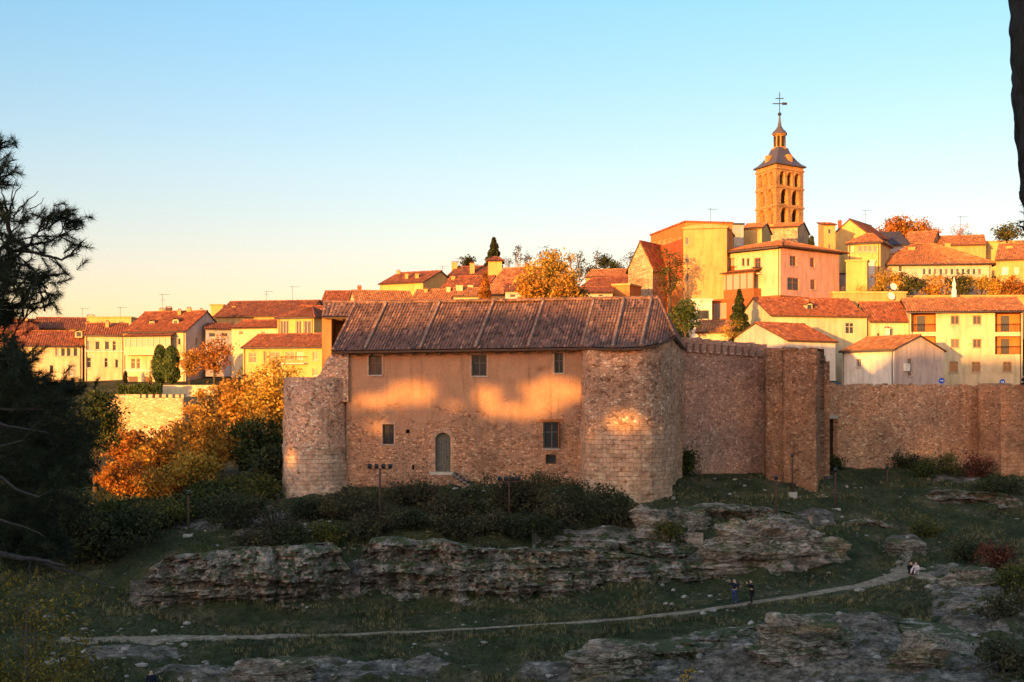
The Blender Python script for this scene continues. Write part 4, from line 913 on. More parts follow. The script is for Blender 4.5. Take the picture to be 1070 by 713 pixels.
# raking stump of wall between turret and house
mb = MB(); q = [(329, 395.5), (334, 391), (338, 383), (342, 374), (346, 371.5), (350, 367), (364, 367), (364, 420), (329, 420)]
Y1, Y2 = 119.6, 121.2; P1 = [pt(a, b_, Y1) for a, b_ in q]; P2 = [p+Vector((0, Y2-Y1, 0)) for p in P1]; mb.face(P1, [(p.x, p.z) for p in P1])
for a in range(len(q)): b_ = (a+1) % len(q); mb.face([P1[b_], P1[a], P2[a], P2[b_]], [(P1[b_].x, P1[b_].z), (P1[a].x, P1[a].z), (P1[a].x, P1[a].z+1.6), (P1[b_].x, P1[b_].z+1.6)])
tag(mb.build('raking_wall', M['turret']), 'sloping broken wall stump rising from the turret top to the castle eave', 'wall')
# curtain walls
def W3(l): return [(PX(a, Y), Y, z) for a, Y, z in l]
o = sweep_wall(W3([(711, 124.6, 5.7), (730, 125.5, 5.7), (765, 126.8, 5.45), (801, 128, 5.25)]), -9, thick=1.6, res=.22, disp=.1, holes=10, ragged=.14, seed=7, mat=M['curtain'], name='curtain_wall'); tag(o, 'high grey-brown curtain wall between the castle house and the square brown tower', 'wall')
# blocked-up battlements along its top
g = MB(); f_ = Fr((PX(716, 124.7), 124.7), (PX(799, 127.9), 127.9), 0)
for k in range(11):
    u = .35+k*(f_.W-.7)/10.4; g.box(f_.p(u, 4.85-.004*k*8, .0), f_.u*.2, up*.42, f_.n*.16)
g.build('merlon', M['curtain'], o).name = 'blocked_merlons'
o = sweep_wall(W3([(799, 128.2, 4.75), (799.8, 123.9, 4.72), (812, 123.2, 4.72), (853, 121.4, 4.68), (854, 121.6, 4.6), (857, 124, 4.4), (863, 131, 4.2)]), -10, thick=3.0, res=.2, disp=.09, holes=10, ragged=.14, seed=9, mat=M['tower2'], name='square_tower'); tag(o, 'tall square brown stone tower, the reddish one in the middle of the curtain wall', 'tower')
fl = MB(); fl.face([(PX(800, 124.4), 124.4, 4.62), (PX(853, 122), 122, 4.6), (PX(862, 131), 131, 4.55), (PX(800, 129), 129, 4.6)]); fl.build('top_floor', M['tower2'], o)
g = MB(); g.box(Vector((PX(860.5, 126), 127.2, -1.5)), Vector((.33, 0, 0)), Vector((0, 2.2, 0)), Vector((0, 0, 5.1))); tag(g.build('buttress', M['tower2']), 'narrow stepped buttress against the right side of the square brown tower', 'buttress')
o = sweep_wall(W3([(862, 131.3, 1.85), (880, 131.5, 1.62), (950, 132.6, 1.65), (1023, 134.2, 1.62)]), -9, thick=1.3, res=.22, disp=.08, holes=16, ragged=.16, seed=13, mat=M['curtain2'], name='curtain_wall', niche=(.35, 1.05, -1.5, .8)); tag(o, 'low long curtain wall of small stones below the white apartment house', 'wall')
g = MB(); g.box(Vector((PX(868.5, 131.2), 131.2, -1.42)), Vector((.6, 0, 0)), Vector((0, .18, 0)), Vector((0, 0, .16))); g.build('door_lintel', M['sill'], o)
g = MB(); g.box(Vector((PX(868.5, 131.9), 131.95, -5)), Vector((.36, 0, 0)), Vector((0, .05, 0)), Vector((0, 0, 3.4))); g.build('doorway', M['hole'], o)
o = sweep_wall(W3([(1021.5, 135, 1.62), (1022.5, 131.3, 1.6), (1047, 128.6, 1.58), (1050, 128.5, 1.57), (1120, 130, 1.6), (1320, 134, 1.7)]), -9, thick=3, res=.22, disp=.08, holes=4, ragged=.1, seed=17, mat=M['corner'], name='corner_tower'); tag(o, 'orange-faced corner tower where the wall leaves the right edge', 'tower')
# far low wall with small battlements on the left
o = sweep_wall(W3([(100, 167, .25), (118, 166, .42), (192, 163, .46), (192.6, 163.2, .46), (206, 169, .43), (207, 171, .4)]), -9, thick=1, res=.35, disp=.05, holes=8, ragged=.03, seed=21, mat=M['townwall'], name='town_wall'); tag(o, 'sunlit low wall with small battlements beyond the autumn trees', 'wall')
f_ = Fr((PX(118, 166), 166), (PX(192, 163), 163), 0)
for a, b_ in [(148, 152), (155, 159), (162, 166), (169, 173), (176, 180), (183, 187), (189, 191.8), (120, 146)]:
    u0, _ = f_.uv(a, 416); u1, _ = f_.uv(b_, 416); g = MB(); g.box(f_.p((u0+u1)/2, .62, -.25), f_.u*((u1-u0)/2), up*.26, f_.n*.22); g.build('merlon', M['townwall'], o)

# ------------------------------------------------------------------ floodlights
def floodlight(label, px_, pybase, pytop, heads, headw=10, big=False):
    b_ = hit(px_, pybase, 90, 128); k = F/b_.y; zt = PZ(pytop, b_.y); root = thing('floodlight_post', label, 'floodlight', (b_.x, b_.y, gmesh_z(b_.x, b_.y)), 'floodlight posts below the castle walls')
    m = MB(); m.tube([(b_.x, b_.y, b_.z-.4), (b_.x, b_.y, zt)], .07, 6); m.build('pole', M['rust'], root)
    p = MB(); p.abox(b_.x-.35, b_.x+.35, b_.y-.3, b_.y+.3, b_.z-.4, b_.z+.12); p.build('footing', M['sill'], root)
    w = headw/k/2; 
    if heads > 1:
        m = MB(); m.abox(b_.x-w, b_.x+w, b_.y-.04, b_.y+.04, zt-.05, zt+.03); m.build('crossbar', M['rust'], root)
    for j in range(heads):
        x = b_.x + (0 if heads == 1 else -w*.9 + 1.8*w*j/(heads-1)); m = MB(); s = .15 if big else .12
        t = Vector((0, .55, .84)); c = Vector((x, b_.y+.02, zt+.2)); m.box(c, Vector((s, 0, 0)), Vector((0, .84, -.55))*s*.7, t*s*.85); h_ = m.build('lamp_head', M['metal'], root)
        m = MB(); m.box(c+Vector((0, 0, 0))+t*(s*.85+.012), Vector((s*.85, 0, 0)), Vector((0, .84, -.55))*s*.6, t*.01); m.build('lamp_glass', M['lampglass'], h_)
floodlight('four-headed floodlight post before the wall left of the arched door', 397, 547, 490, 4, 24, True)
floodlight('four-headed floodlight post with pale heads right of the arched door', 532, 546, 503, 4, 22, True)
floodlight('tallest single floodlight post, against the square brown tower', 828, 516, 479, 1)
floodlight('single floodlight post on the rocks left of the tallest post', 811, 544, 502, 1, big=True)
floodlight('single floodlight post right of the square brown tower by the doorway', 873, 533, 494, 1, big=True)
floodlight('two-headed floodlight post rising from the large outcrop', 760, 591, 562, 2, 9)
floodlight('lone floodlight post among the bushes left of the turret', 197, 560, 518, 1, big=True)
floodlight('faint floodlight post in the grass below the long low wall', 927, 512, 491, 1)
# ------------------------------------------------------------------ the town
R_ = 'roofs and houses in the middle distance'
# ---- left, by the autumn trees
house('far_house', 'partly hidden orange house at the far left edge behind the pine', (-30, 222), (40, 226), 395, 345, 334, 9, 'orange', wins=[(5, 352, 4, 7), (18, 352, 4, 7)], chims=[(30, 334)])
house('row_house', 'long low house roof just left of the cream house, brown tiles', (36, 232), (96, 234), 372, 343, 333, 9, 'ochre', rmat='roof_c', wins=[(50, 350, 4, 6), (62, 350, 4, 6)], ants=[(84, 322)])
h = house('row_house', 'shorter house with a dormer and four dark openings, left of the cream house', (12, 207), (86, 209), 396, 361, 347, 9, 'cream', wins=[(60, 368, 4, 9), (66, 368, 4, 9), (72, 368, 4, 9), (79, 368, 4, 9), (54, 386, 4, 9), (76, 387, 9, 12, 'g'), (36, 370, 5, 9), (24, 370, 5, 9)], dormers=[(81, 353, 7, 7)], chims=[(88, 338, 6)])
h = house('town_house', 'cream two-storey house with a row of four small dark windows, left town', (88.5, 209), (130, 210), 393, 350, 339, 9, 'cream', wins=[(92, 361, 4, 10), (102, 361, 4.5, 9), (112, 361, 4.5, 9), (119.5, 361.5, 3.5, 10), (93, 379, 4.5, 11), (111, 379, 3.5, 10), (122, 380, 3, 9)], chims=[(110, 337, 3)])
add_box_on(h, 'string_course', 88.6, 129.8, 366.6, 368, .002, .12, 'white')
house('row_house', 'flat-topped yellow block behind the cream house roofs', (93, 224), (137, 224), 370, 332, 332, 8, 'yellow', roof='flat', rmat='ochre', wins=[(108, 337, 4, 3, 'x'), (127, 337, 5, 3, 'x')], chims=[(91, 331, 2, 1.2, 'ochre')], ants=[(118.5, 321)])
h = house('town_house', 'largest cream house of the left town with glazed upper gallery and arches below', (129, 206), (194, 203), 400, 347, 326.5, 12, 'cream', rmat='roof_a', side_mat='palepink',
          wins=[(139, 380, 4, 11), (144.5, 380, 3.5, 11), (139, 398, 10, 10, 'x'), (155, 398, 8, 9, 'x'), (187, 357, 3, 7), (160, 380, 4, 8)], rwins=[(206, 357, 3, 8), (204, 344, 3, 5)], chims=[(142.5, 324, 7, .7), (150, 322.5, 7, .9, 'wood'), (169, 325, 5), (175.5, 323, 6, .6), (185, 324.5, 7)], dormers=[(150.5, 342, 6.5, 6), (175.5, 341, 7, 7)], ants=[(147, 307, 1)])
gallery(h, 134.8, 183, 353, 370, 1.3, 'cream', n=8)
add_box_on(h, 'string_course', 129.2, 193.8, 386.5, 388, .002, .14, 'white')
# ---- left of the castle roof
house('row_house', 'small yellow box-like house end at the left of the long red roof', (220, 226), (233, 226), 345, 319, 318, 7, 'yellow', roof='flat', rmat='ochre')
h = house('town_house', 'long red-roofed house with two dormers left of the castle roof', (224, 219), (318, 216), 352, 331, 315.5, 13, 'ochre', rmat='roof_c', dormers=[(241, 335, 11, 6), (269, 336, 13, 6)], chims=[(234, 321, 4)], ants=[(262, 304, 1), (290, 299)])
house('row_house', 'low roofed house with sunlit cream wall below the two dormers', (242, 206), (294, 204), 370, 343, 335.5, 8, 'cream', wins=[(252, 348, 4, 4, 'x'), (275, 348.5, 4, 4, 'x')])
house('row_house', 'grey shed with pale awning under the left end of the dormered roof', (215, 206), (243, 207), 365, 344, 339, 6, 'grey', rmat='roof_c', wins=[(222, 350, 7, 5, 'x'), (235, 350, 7, 5, 'x')])
h = house('town_house', 'small house with a glazed corner bay of tall pale windows left of the castle', (290, 200), (328, 198), 365, 332, 322, 8, 'yellow', roof='hip', rmat='roof_c', wins=[(297, 342, 9, 14, 'gal'), (312, 342, 6, 14, 'gal'), (321, 342, 8, 14, 'gal')])
house('row_house', 'dark slate roof strip on the skyline just left of the castle wing', (316, 240), (350, 240), 340, 321, 315, 9, 'grey', rmat='slate')
house('row_house', 'red roof and pale wall squeezed against the castle wing', (320, 205), (342, 206), 370, 333, 320.5, 8, 'palepink', rmat='roof_a')
h = house('town_house', 'yellow house with four-part tiled roof and balcony behind the autumn trees', (254, 189), (342, 186), 397, 363, 350, 10, 'yellow', wins=[(264, 374, 8, 11, 'g'), (287, 374.5, 11, 14, 'g'), (277, 374, 3, 14, 'x'), (303, 372, 9, 9, 'g'), (313, 372, 8, 9, 'g'), (329.5, 372, 5.5, 9), (329.5, 389, 6, 8)], chims=[(329, 341, 6, .3, 'white')])
balcony(h, 296, 320, 373, 379.5, .9, mat='brown')
for x in (278, 301, 322): 
    f_ = h['frs'][0]; u0, _ = f_.uv(x, 363); g = MB(); ridge_cap(g, f_.p(u0, h['ze']-h['z0']-.05, .3), f_.p(u0+1.4, h['zr']-h['z0'], -h['depth']/2), .16); g.build('tile_rib', M['roof_a'], h['roof'])
# ---- skyline roofs behind the castle ridge
house('row_house', 'low red roof on the skyline right of the castle wing, with a brick chimney', (337, 224), (392, 224), 330, 315, 305, 9, 'ochre', rmat='roof_a', wins=[(352, 317, 5, 3, 'x')], chims=[(372, 300, 5, .6, 'brick')])
h = house('town_house', 'yellow gabled house with chimney standing alone on the skyline left of the fir', (397, 232), (442, 228), 325, 297, 285, 11, 'yellow', rmat='roof_c', lwins=[(394, 300, 3, 3, 'x')], chims=[(418, 287, 2, .5), (429, 287, 2, .6), (399, 284, 5, .6)], ants=[(444, 278, 1)])
house('row_house', 'long pale-red roof with three little chimneys in front of the yellow skyline house', (372, 205), (432, 207), 330, 315, 305, 8, 'cream', rmat='roof_b', chims=[(380, 312, 2, .5), (417, 306, 4, .5, 'cream')])
house('row_house', 'pale-red roof with a chimney behind the middle of the castle ridge', (430, 207), (470, 206), 330, 314, 303.5, 8, 'cream', rmat='roof_b', chims=[(440, 303, 3, .5), (464, 301, 3, .6, 'cream')])
house('row_house', 'dark slate roof between the yellow skyline house and the chimneyed red roofs', (442, 236), (466, 236), 315, 303, 292.5, 9, 'grey', rmat='slate')
house('row_house', 'brown roof rising right of the dark slate roof, chimney at its left end', (458, 214), (505, 212), 325, 306, 289.5, 12, 'ochre', rmat='roof_a', chims=[(462.5, 290, 5, .6)], ants=[(470, 268)])
h = house('town_house', 'skyline house with tall chimneys left of the dark fir', (468, 238), (510, 236), 312, 289, 279, 10, 'ochre', rmat='roof_c', chims=[(467, 275, 4, 1.0), (491.5, 276, 1, .8)], ants=[(469, 270, 1)])
house('row_house', 'yellow square attic box with tiny hipped roof in front of the dark fir', (510, 225), (524.5, 225), 300, 272.5, 269.5, 4, 'yellow', roof='hip', rmat='roof_c')
h = house('row_house', 'broad orange roof with pale chimney right of the yellow attic box', (505, 208), (556, 205), 330, 308, 280.5, 16, 'ochre', rmat='roof_b', chims=[(536.5, 278, 7, .6), (480, 299, 4, .8, 'cream')])
house('row_house', 'small house with white windows at the castle ridge, left of the autumn tree', (528, 196), (560, 196), 325, 304, 297, 6, 'palepink', rmat='roof_c', wins=[(536, 309, 6, 4, 'x'), (550, 309, 6, 4, 'x')])
house('row_house', 'low house roof with a pale chimney left of the brown conifer at the ridge', (474, 196), (503, 196), 325, 309.5, 302, 6, 'cream', rmat='roof_b', chims=[(479.5, 299, 2, .9, 'cream')])
house('town_house', 'long red roof on the skyline right of the autumn tree', (612, 236), (657, 234), 315, 290, 282.3, 10, 'ochre', rmat='roof_b')
house('row_house', 'dark purple roof below the long red skyline roof', (604, 212), (657, 208), 330, 303, 290.5, 10, 'cream', rmat='roof_c', wins=[(615, 308, 5, 4, 'x'), (630, 308, 5, 4, 'x')])
house('row_house', 'small plain orange wall block left of the stone gable house', (640, 196), (658, 195), 325, 298, 297, 5, 'orange', roof='flat', rmat='ochre')
house('row_house', 'low pale house with ragged openings at the castle ridge right of the autumn tree', (600, 192), (640, 192), 325, 306, 301, 6, 'palepink', rmat='roof_c', wins=[(612, 309, 5, 3, 'x'), (628, 309, 5, 3, 'x')])
h = house('gable_house', 'narrow stone gable-fronted house left of the ornate orange building', (656.5, 204), (682, 202), 325, 281, 257, 12, 'oldstone', roof='gable', rmat='roof_a', chims=[(664, 259, 1.5, .7)])
# ---- right: the ornate building with the big blank wall
h = house('apartment_house', 'ornate orange building with rows of windows on its slanted left front', (680, 214), (716, 198), 330, 246, 245, 7, 'orange', roof='flat', rmat='roof_a', wstyle='cream',
          wins=[(684+i*5.2, 255-i*.9, 3.2, 7) for i in range(6)]+[(684+i*5.2, 268-i*.5, 3.2, 7) for i in range(6)]+[(684+i*5.2, 281, 3.2, 7) for i in range(6)]+[(684+i*5.2, 294, 3.2, 7) for i in range(6)])
for y in (261.5, 274.5, 288): add_box_on(h, 'cornice', 681, 715, y, y+1.6, .002, .3, 'brick')
gx = house('apartment_house', 'plain tall ochre wall block with curved top beside the ornate orange building', (714, 197.5), (759.5, 196), 325, 239, 233, 11, 'ochre', roof='flat', rmat='ochre', wins=[(718, 252, 3.5, 8), (718, 270, 3.5, 8), (718, 290, 3.5, 8)], ants=[(738, 218)])
f_ = gx['frs'][0]; g = MB(); n = 14; P1 = [f_.p(f_.W*k/n, gx['ze']-gx['z0']+.1+.45*math.sin(math.pi*k/n)**.6, .0) for k in range(n+1)]; P0 = [f_.p(f_.W*k/n, gx['ze']-gx['z0']-.2, 0) for k in range(n+1)]
B1 = [p-f_.n*11 for p in P1]; g.grid([P0, P1, B1]); g.build('curved_parapet', M['ochre'], gx['root'])
h = house('apartment_house', 'grey-blue penthouse with wide dark windows above the pink house', (759.5, 214), (777, 214), 300, 234.5, 234, 8, 'grey', roof='flat', rmat='metal', wins=[(768, 250, 14, 12, 'gal')])
h = house('row_house', 'small yellow-walled house end under the church tower', (776, 220), (796, 219), 300, 239, 234.5, 9, 'yellow', rmat='roof_b')
# pink house
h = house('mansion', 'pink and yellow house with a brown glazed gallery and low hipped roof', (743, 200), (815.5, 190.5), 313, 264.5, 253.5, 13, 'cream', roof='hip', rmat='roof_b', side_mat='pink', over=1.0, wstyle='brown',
          wins=[(752.5, 276.5, 4.5, 9.5), (764.5, 277, 6, 14, 'd'), (776.5, 274, 3, 8), (781.5, 274, 3, 8), (791.5, 275.5, 6.5, 12, 'g')], rwins=[(828.8, 273, 6.5, 10.5), (829, 297, 12, 13, 'g'), (849, 274.5, 4.5, 10), (849.5, 297.5, 5, 10.5)])
mans = h; gallery(h, 752.5, 795.5, 288.5, 312, 1.6, 'brown', n=6, sill=.38)
balcony(h, 788, 797, 280, 285.5, .7); balcony(h, 759, 770, 280, 285.5, .6)
h = house('garage', 'brown basement storey with dark openings beneath the pink house gallery', (744, 196.5), (815, 188), 336, 314.5, 314, 9, 'brick', roof='flat', rmat='brown', wins=[(752, 325, 14, 16, 'x'), (790, 325, 7, 13, 'x'), (801, 325, 7, 13, 'x'), (770, 325, 10, 15, 'x')], side_mat='ochre')
house('town_wall_house', 'white plastered terrace wall with dark gap left of the basement storey', (723, 193), (744, 193), 338, 313.5, 313, 4, 'white', roof='flat', rmat='white', wins=[(735, 329, 13, 10, 'x')])
house('row_house', 'low orange roof just above the curtain wall, left of the dark conifer', (728, 176), (764, 175), 352, 347.5, 336, 9, 'cream', rmat='roof_b')
# church
def church():
    Yc = 258; root = thing('bell_tower', 'tall square church bell tower with arched openings, dark spire and iron cross', 'bell tower', (PX(815, Yc), Yc+4, 20))
    A = (PX(790, Yc+3.5), Yc+3.5); B = (PX(811, Yc-3.8), Yc-3.8); C_ = (PX(839.5, Yc+1.2), Yc+1.2); D = (A[0]+C_[0]-B[0], A[1]+C_[1]-B[1]); z0 = 22; zt = PZ(173.5, Yc); mb = MB(); tr_ = MB(); holes_mb = MB()
    f1 = Fr(A, B, z0); f2 = Fr(B, C_, z0); f3 = Fr(C_, D, z0); f4 = Fr(D, A, z0); H_ = zt-z0
    rows = [(181.5, 195.5, 3), (199.5, 215, 2), (219, 235, 2)]
    for f_, k_ in ((f1, 0), (f2, 1), (f3, 1), (f4, 0)):
        hs = []; arch = []
        for (ya, yb, n) in rows:
            va = PZ(ya, Yc)-z0; vb = PZ(yb, Yc)-z0; W = f_.W; w = W*(.19 if n == 3 else .25)
            cs = [W*(.5+(j-(n-1)/2)*(.27 if n == 3 else .4)) for j in range(n)]
            for c in cs: hs.append((c-w/2, vb, c+w/2, va)); arch.append((c, w/2, va))
        wall_face(mb, f_, f_.W, H_, hs, reveal=.9)
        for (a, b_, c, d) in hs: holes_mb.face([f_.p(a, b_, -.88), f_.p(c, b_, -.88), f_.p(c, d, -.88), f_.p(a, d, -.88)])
        g = tr_
        for c, r, va in arch:         # spandrels that turn each opening into an arch
            sp = va-r; N = 8
            for s_ in (-1, 1):
                pts_ = [(c+s_*r, sp)] + [(c+s_*r*math.cos(t), sp+r*math.sin(t)) for t in np.linspace(.0, math.pi/2, N)][1:] + [(c+s_*r, va)]
                for e in (.03, -.85): g.face([f_.p(u, v, e) for u, v in (pts_ if s_ > 0 else pts_[::-1])], pts_ if s_ > 0 else pts_[::-1])
                for q in range(len(pts_)-2): g.face([f_.p(*pts_[q], .03), f_.p(*pts_[q+1], .03), f_.p(*pts_[q+1], -.85), f_.p(*pts_[q], -.85)])
            I = [(c+(r+.02)*math.cos(t), sp+(r+.02)*math.sin(t)) for t in np.linspace(0, math.pi, 12)]; O = [(c+(r+.3)*math.cos(t), sp+(r+.3)*math.sin(t)) for t in np.linspace(0, math.pi, 12)]
            for q in range(11): g.face([f_.p(*I[q], .12), f_.p(*O[q], .12), f_.p(*O[q+1], .12), f_.p(*I[q+1], .12)], [I[q], O[q], O[q+1], I[q+1]]); g.face([f_.p(*O[q], .12), f_.p(*O[q], 0), f_.p(*O[q+1], 0), f_.p(*O[q+1], .12)])
        for y in (178.5, 197.6, 217, 237): 
            v = PZ(y, Yc)-z0; g.box(f_.p(f_.W/2, v, .06), f_.u*(f_.W/2+.1), Vector((0, 0, .16)), f_.n*.12)
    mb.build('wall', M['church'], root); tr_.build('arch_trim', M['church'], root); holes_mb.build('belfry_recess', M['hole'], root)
    c = Vector(((A[0]+C_[0])/2, (A[1]+C_[1])/2, 0)); s = MB(); ang = math.atan2(B[1]-c.y, B[0]-c.x)
    R = (Vector((B[0], B[1], 0))-c).length
    R = 4.4; CN = [Vector((q[0], q[1], 0))-c for q in (A, B, C_, D)]; prof = [(1.13, zt-.2), (1.13, zt+.02), (.93, zt+.45), (.75, zt+1.1), (.58, zt+1.9), (.45, zt+2.7), (.35, zt+3.6)]
    n = 4
    for k in range(len(prof)-1):
        for j in range(4):
            q = []
            for (kk, jj) in ((k, j), (k, j+1), (k+1, j+1), (k+1, j)): q.append(c+CN[jj % 4]*prof[kk][0]+Vector((0, 0, prof[kk][1])))
            s.face(q)
    sp = s.build('spire_roof', M['lead'], root); l = MB(); zt2 = zt+3.5
    l.lathe((c.x, c.y, zt2), [(R*.34, -.2), (R*.34, .1), (R*.25, .12), (R*.23, 2.5), (R*.31, 2.55), (R*.31, 2.75)], 8, smooth=False); ln = l.build('lantern', M['church'], root)
    lh = MB()
    for j in range(8): 
        t = math.pi/4*(j+.5); o_ = c+Vector((math.cos(t)*R*.235, math.sin(t)*R*.235, zt2+1.35)); lh.box(o_, Vector((-math.sin(t), math.cos(t), 0))*.24, Vector((math.cos(t), math.sin(t), 0))*.03, Vector((0, 0, 1.0)))
    lh.build('lantern_opening', M['hole'], ln)
    l = MB(); l.lathe((c.x, c.y, zt2+2.75), [(R*.33, 0), (R*.27, .45), (R*.16, .9), (R*.09, 1.4), (R*.055, 2.2), (.1, 3.6), (.03, 4.2)], 12); l.build('lantern_cap', M['lead'], root)
    k = MB(); zc = PZ(119.5, c.y); k.lathe((c.x, c.y, zc), [(.01, -.35), (.25, -.25), (.35, 0), (.25, .25), (.01, .35)], 10); zt3 = PZ(96.5, c.y); k.tube([(c.x, c.y, zc-.8), (c.x, c.y, zt3)], .07, 5)
    k.abox(c.x-.75, c.x+.75, c.y-.06, c.y+.06, PZ(103, c.y)-.07, PZ(103, c.y)+.07); k.abox(c.x-1.3, c.x+1.2, c.y-.05, c.y+.05, PZ(108.5, c.y)-.08, PZ(108.5, c.y)+.08)
    k.face([(c.x+.5, c.y, PZ(107, c.y)), (c.x+1.4, c.y, PZ(107.4, c.y)), (c.x+1.4, c.y, PZ(109.8, c.y)), (c.x+.5, c.y, PZ(110, c.y))]); k.build('weather_cross', M['metal'], root)
    for sx in (-1, 1, 3):
        t = ang+math.pi/4*sx; d = MB(); o_ = c+Vector((math.cos(t)*R*.55, math.sin(t)*R*.55, zt+1.3)); d.box(o_, Vector((-math.sin(t), math.cos(t), 0))*.5, Vector((math.cos(t), math.sin(t), 0))*.6, Vector((0, 0, .75))); d.build('spire_dormer', M['church'], sp)
church()
h = house('church_apse', 'low stone church apse in front of the bell tower foot', (799, 240), (833.5, 238), 300, 238.5, 234, 12, 'oldstone', rmat='roof_b', chims=[(804, 235, 2, .6, 'ochre')])
# ---- right upper terraces
h = house('town_house', 'tall narrow house end with a red lower wall right of the pink house', (861, 211), (873, 211), 320, 235, 233, 4, 'ochre', roof='shed', rmat='roof_c', side_mat='ochre', wins=[(867, 242, 3, 5), (867, 258, 3, 5)])
add_box_on(h, 'red_wall_panel', 861.2, 872.8, 263, 300, .002, .08, 'brick')
h = house('gable_house', 'yellow gabled house with one paired window right of the red wall', (870, 221), (906, 218), 300, 246, 233.5, 10, 'yellow', roof='gable', rmat='roof_c', wins=[(883, 244, 6, 6, 'g')], chims=[(873, 232, 2, .5, 'brick')], ants=[(893, 219.5, 1)])
h = house('row_house', 'small house with five pale windows in a row under an orange hipped roof', (886, 205), (920, 203), 300, 254.5, 245.5, 8, 'yellow', roof='hip', rmat='roof_b', wins=[(890.5, 260, 4, 7), (899, 260, 4.5, 7), (904, 260, 4, 7), (909, 260, 4, 7), (914.5, 260, 4, 7)])
house('row_house', 'dark slate-roofed house left of the red tree', (902, 236), (950, 236), 290, 256, 243.5, 12, 'grey', rmat='slate')
house('row_house', 'plain orange roof in front of the red tree', (944, 238), (974, 236), 290, 256, 243, 11, 'ochre', rmat='roof_b')
house('garden_wall_house', 'dark ochre garage block with shadowed doorway right of the pink house', (858, 204), (887, 203), 322, 287, 286, 6, 'grey', roof='flat', rmat='slate', wins=[(867, 301, 8, 12, 'x'), (879, 303, 8, 10, 'x')])
h = house('long_house', 'long house with wide orange hipped roof and a band of small white-framed windows', (913, 207), (1036, 205), 300, 275.5, 255.5, 15, 'palepink', roof='hip', rmat='roof_b', over=.8, wstyle='whitepaint', wins=[(966+i*5.8, 284, 3.4, 7) for i in range(11)]+[(922, 282, 3, 6), (931, 282, 3, 6), (941, 281, 4, 6)], chims=[(958, 259, 5, 1.0, 'ochre'), (998, 255, 6, .8, 'ochre')], ants=[(1014.5, 225.5, 1)])
house('row_house', 'small white shaded wall left end of the long house', (894, 203), (914, 203), 300, 273, 272, 4, 'white', roof='flat', rmat='white', wins=[(903, 282, 3, 3, 'x')])
house('row_house', 'orange roof running behind the long house to the right edge', (972, 238), (1030, 236), 290, 257, 247.5, 10, 'ochre', rmat='roof_b')
h = house('town_house', 'ochre house with a pale doorway cut by the right edge under an orange roof', (1041, 203), (1100, 200), 305, 272, 255, 14, 'ochre', rmat='roof_b', wins=[(1050, 283, 7, 9, 'x'), (1062, 283, 5, 8)], chims=[(1052, 258, 5, .9, 'yellow')])
house('row_house', 'yellow strip of house on the skyline at the right edge with flat roof', (1028, 240), (1100, 238), 290, 253, 251, 9, 'yellow', roof='flat', rmat='ochre', chims=[(1029, 247, 3, .8, 'cream')])
g = house('terrace_wall', 'tall yellow retaining wall at the left end of the orange hedge', (884, 197), (906, 196), 325, 273, 272, 2, 'yellow', roof='flat', rmat='yellow')
house('terrace_wall', 'long low ochre parapet wall below the orange hedge', (906, 192.5), (1090, 191.5), 325, 310, 309, 1.2, 'ochre', roof='flat', rmat='ochre')
house('terrace_wall', 'short ochre wall carrying a white dish, above the left end of the dormer roof', (870, 189), (947, 189), 325, 306, 305, 1.2, 'ochre', roof='flat', rmat='yellow')
# white statue-like vent stack with mast
b = pt(997, 313, 190); root = thing('mast', 'white stack with a thin mast standing on the long parapet wall', 'mast', b); m = MB(); m.lathe(b, [(.35, -.6), (.35, 1.2), (.2, 1.6), (.3, 2.0), (.12, 2.6), (.05, 3.0)], 8); m.build('stack', M['whitepaint'], root); m = MB(); m.tube([b+Vector((0, 0, 2.8)), b+Vector((0, 0, 5.2))], .03, 5); m.tube([b+Vector((-.8, 0, 5.0)), b+Vector((.3, 0, 5.1))], .03, 4); m.build('mast_pole', M['antenna'], root)
def dish(label, px_, py_, Y, r=.45):
    c = pt(px_, py_, Y); root = thing('satellite_dish', label, 'satellite dish', c-Vector((0, 0, .9)), 'satellite dishes on the houses'); m = MB(); d = Vector((.25, -.9, .35)).normalized(); a = d.cross(Vector((0, 0, 1))).normalized(); b_ = a.cross(d); P = []
    for q in range(5): P.append([c+a*math.cos(t)*r*q/4+b_*math.sin(t)*r*q/4+d*(.16*(q/4)**2*r*2) for t in np.linspace(0, 2*math.pi, 17)])
    m.grid(P); m.grid([[p-d*.02 for p in rw] for rw in P][::-1]); m.build('bowl', M['whitepaint'], root); m = MB(); m.tube([c-Vector((0, 0, .9))-d*.15, c-d*.15, c], .03, 5); m.tube([c-b_*r*.8, c+d*r*.9], .015, 4); m.build('bracket', M['antenna'], root)
dish('white dish on the ochre wall below the hedge, the lower of two', 930.5, 310, 188.5, .55); dish('white dish just above and right of the other on the ochre wall', 933, 300, 189, .5)
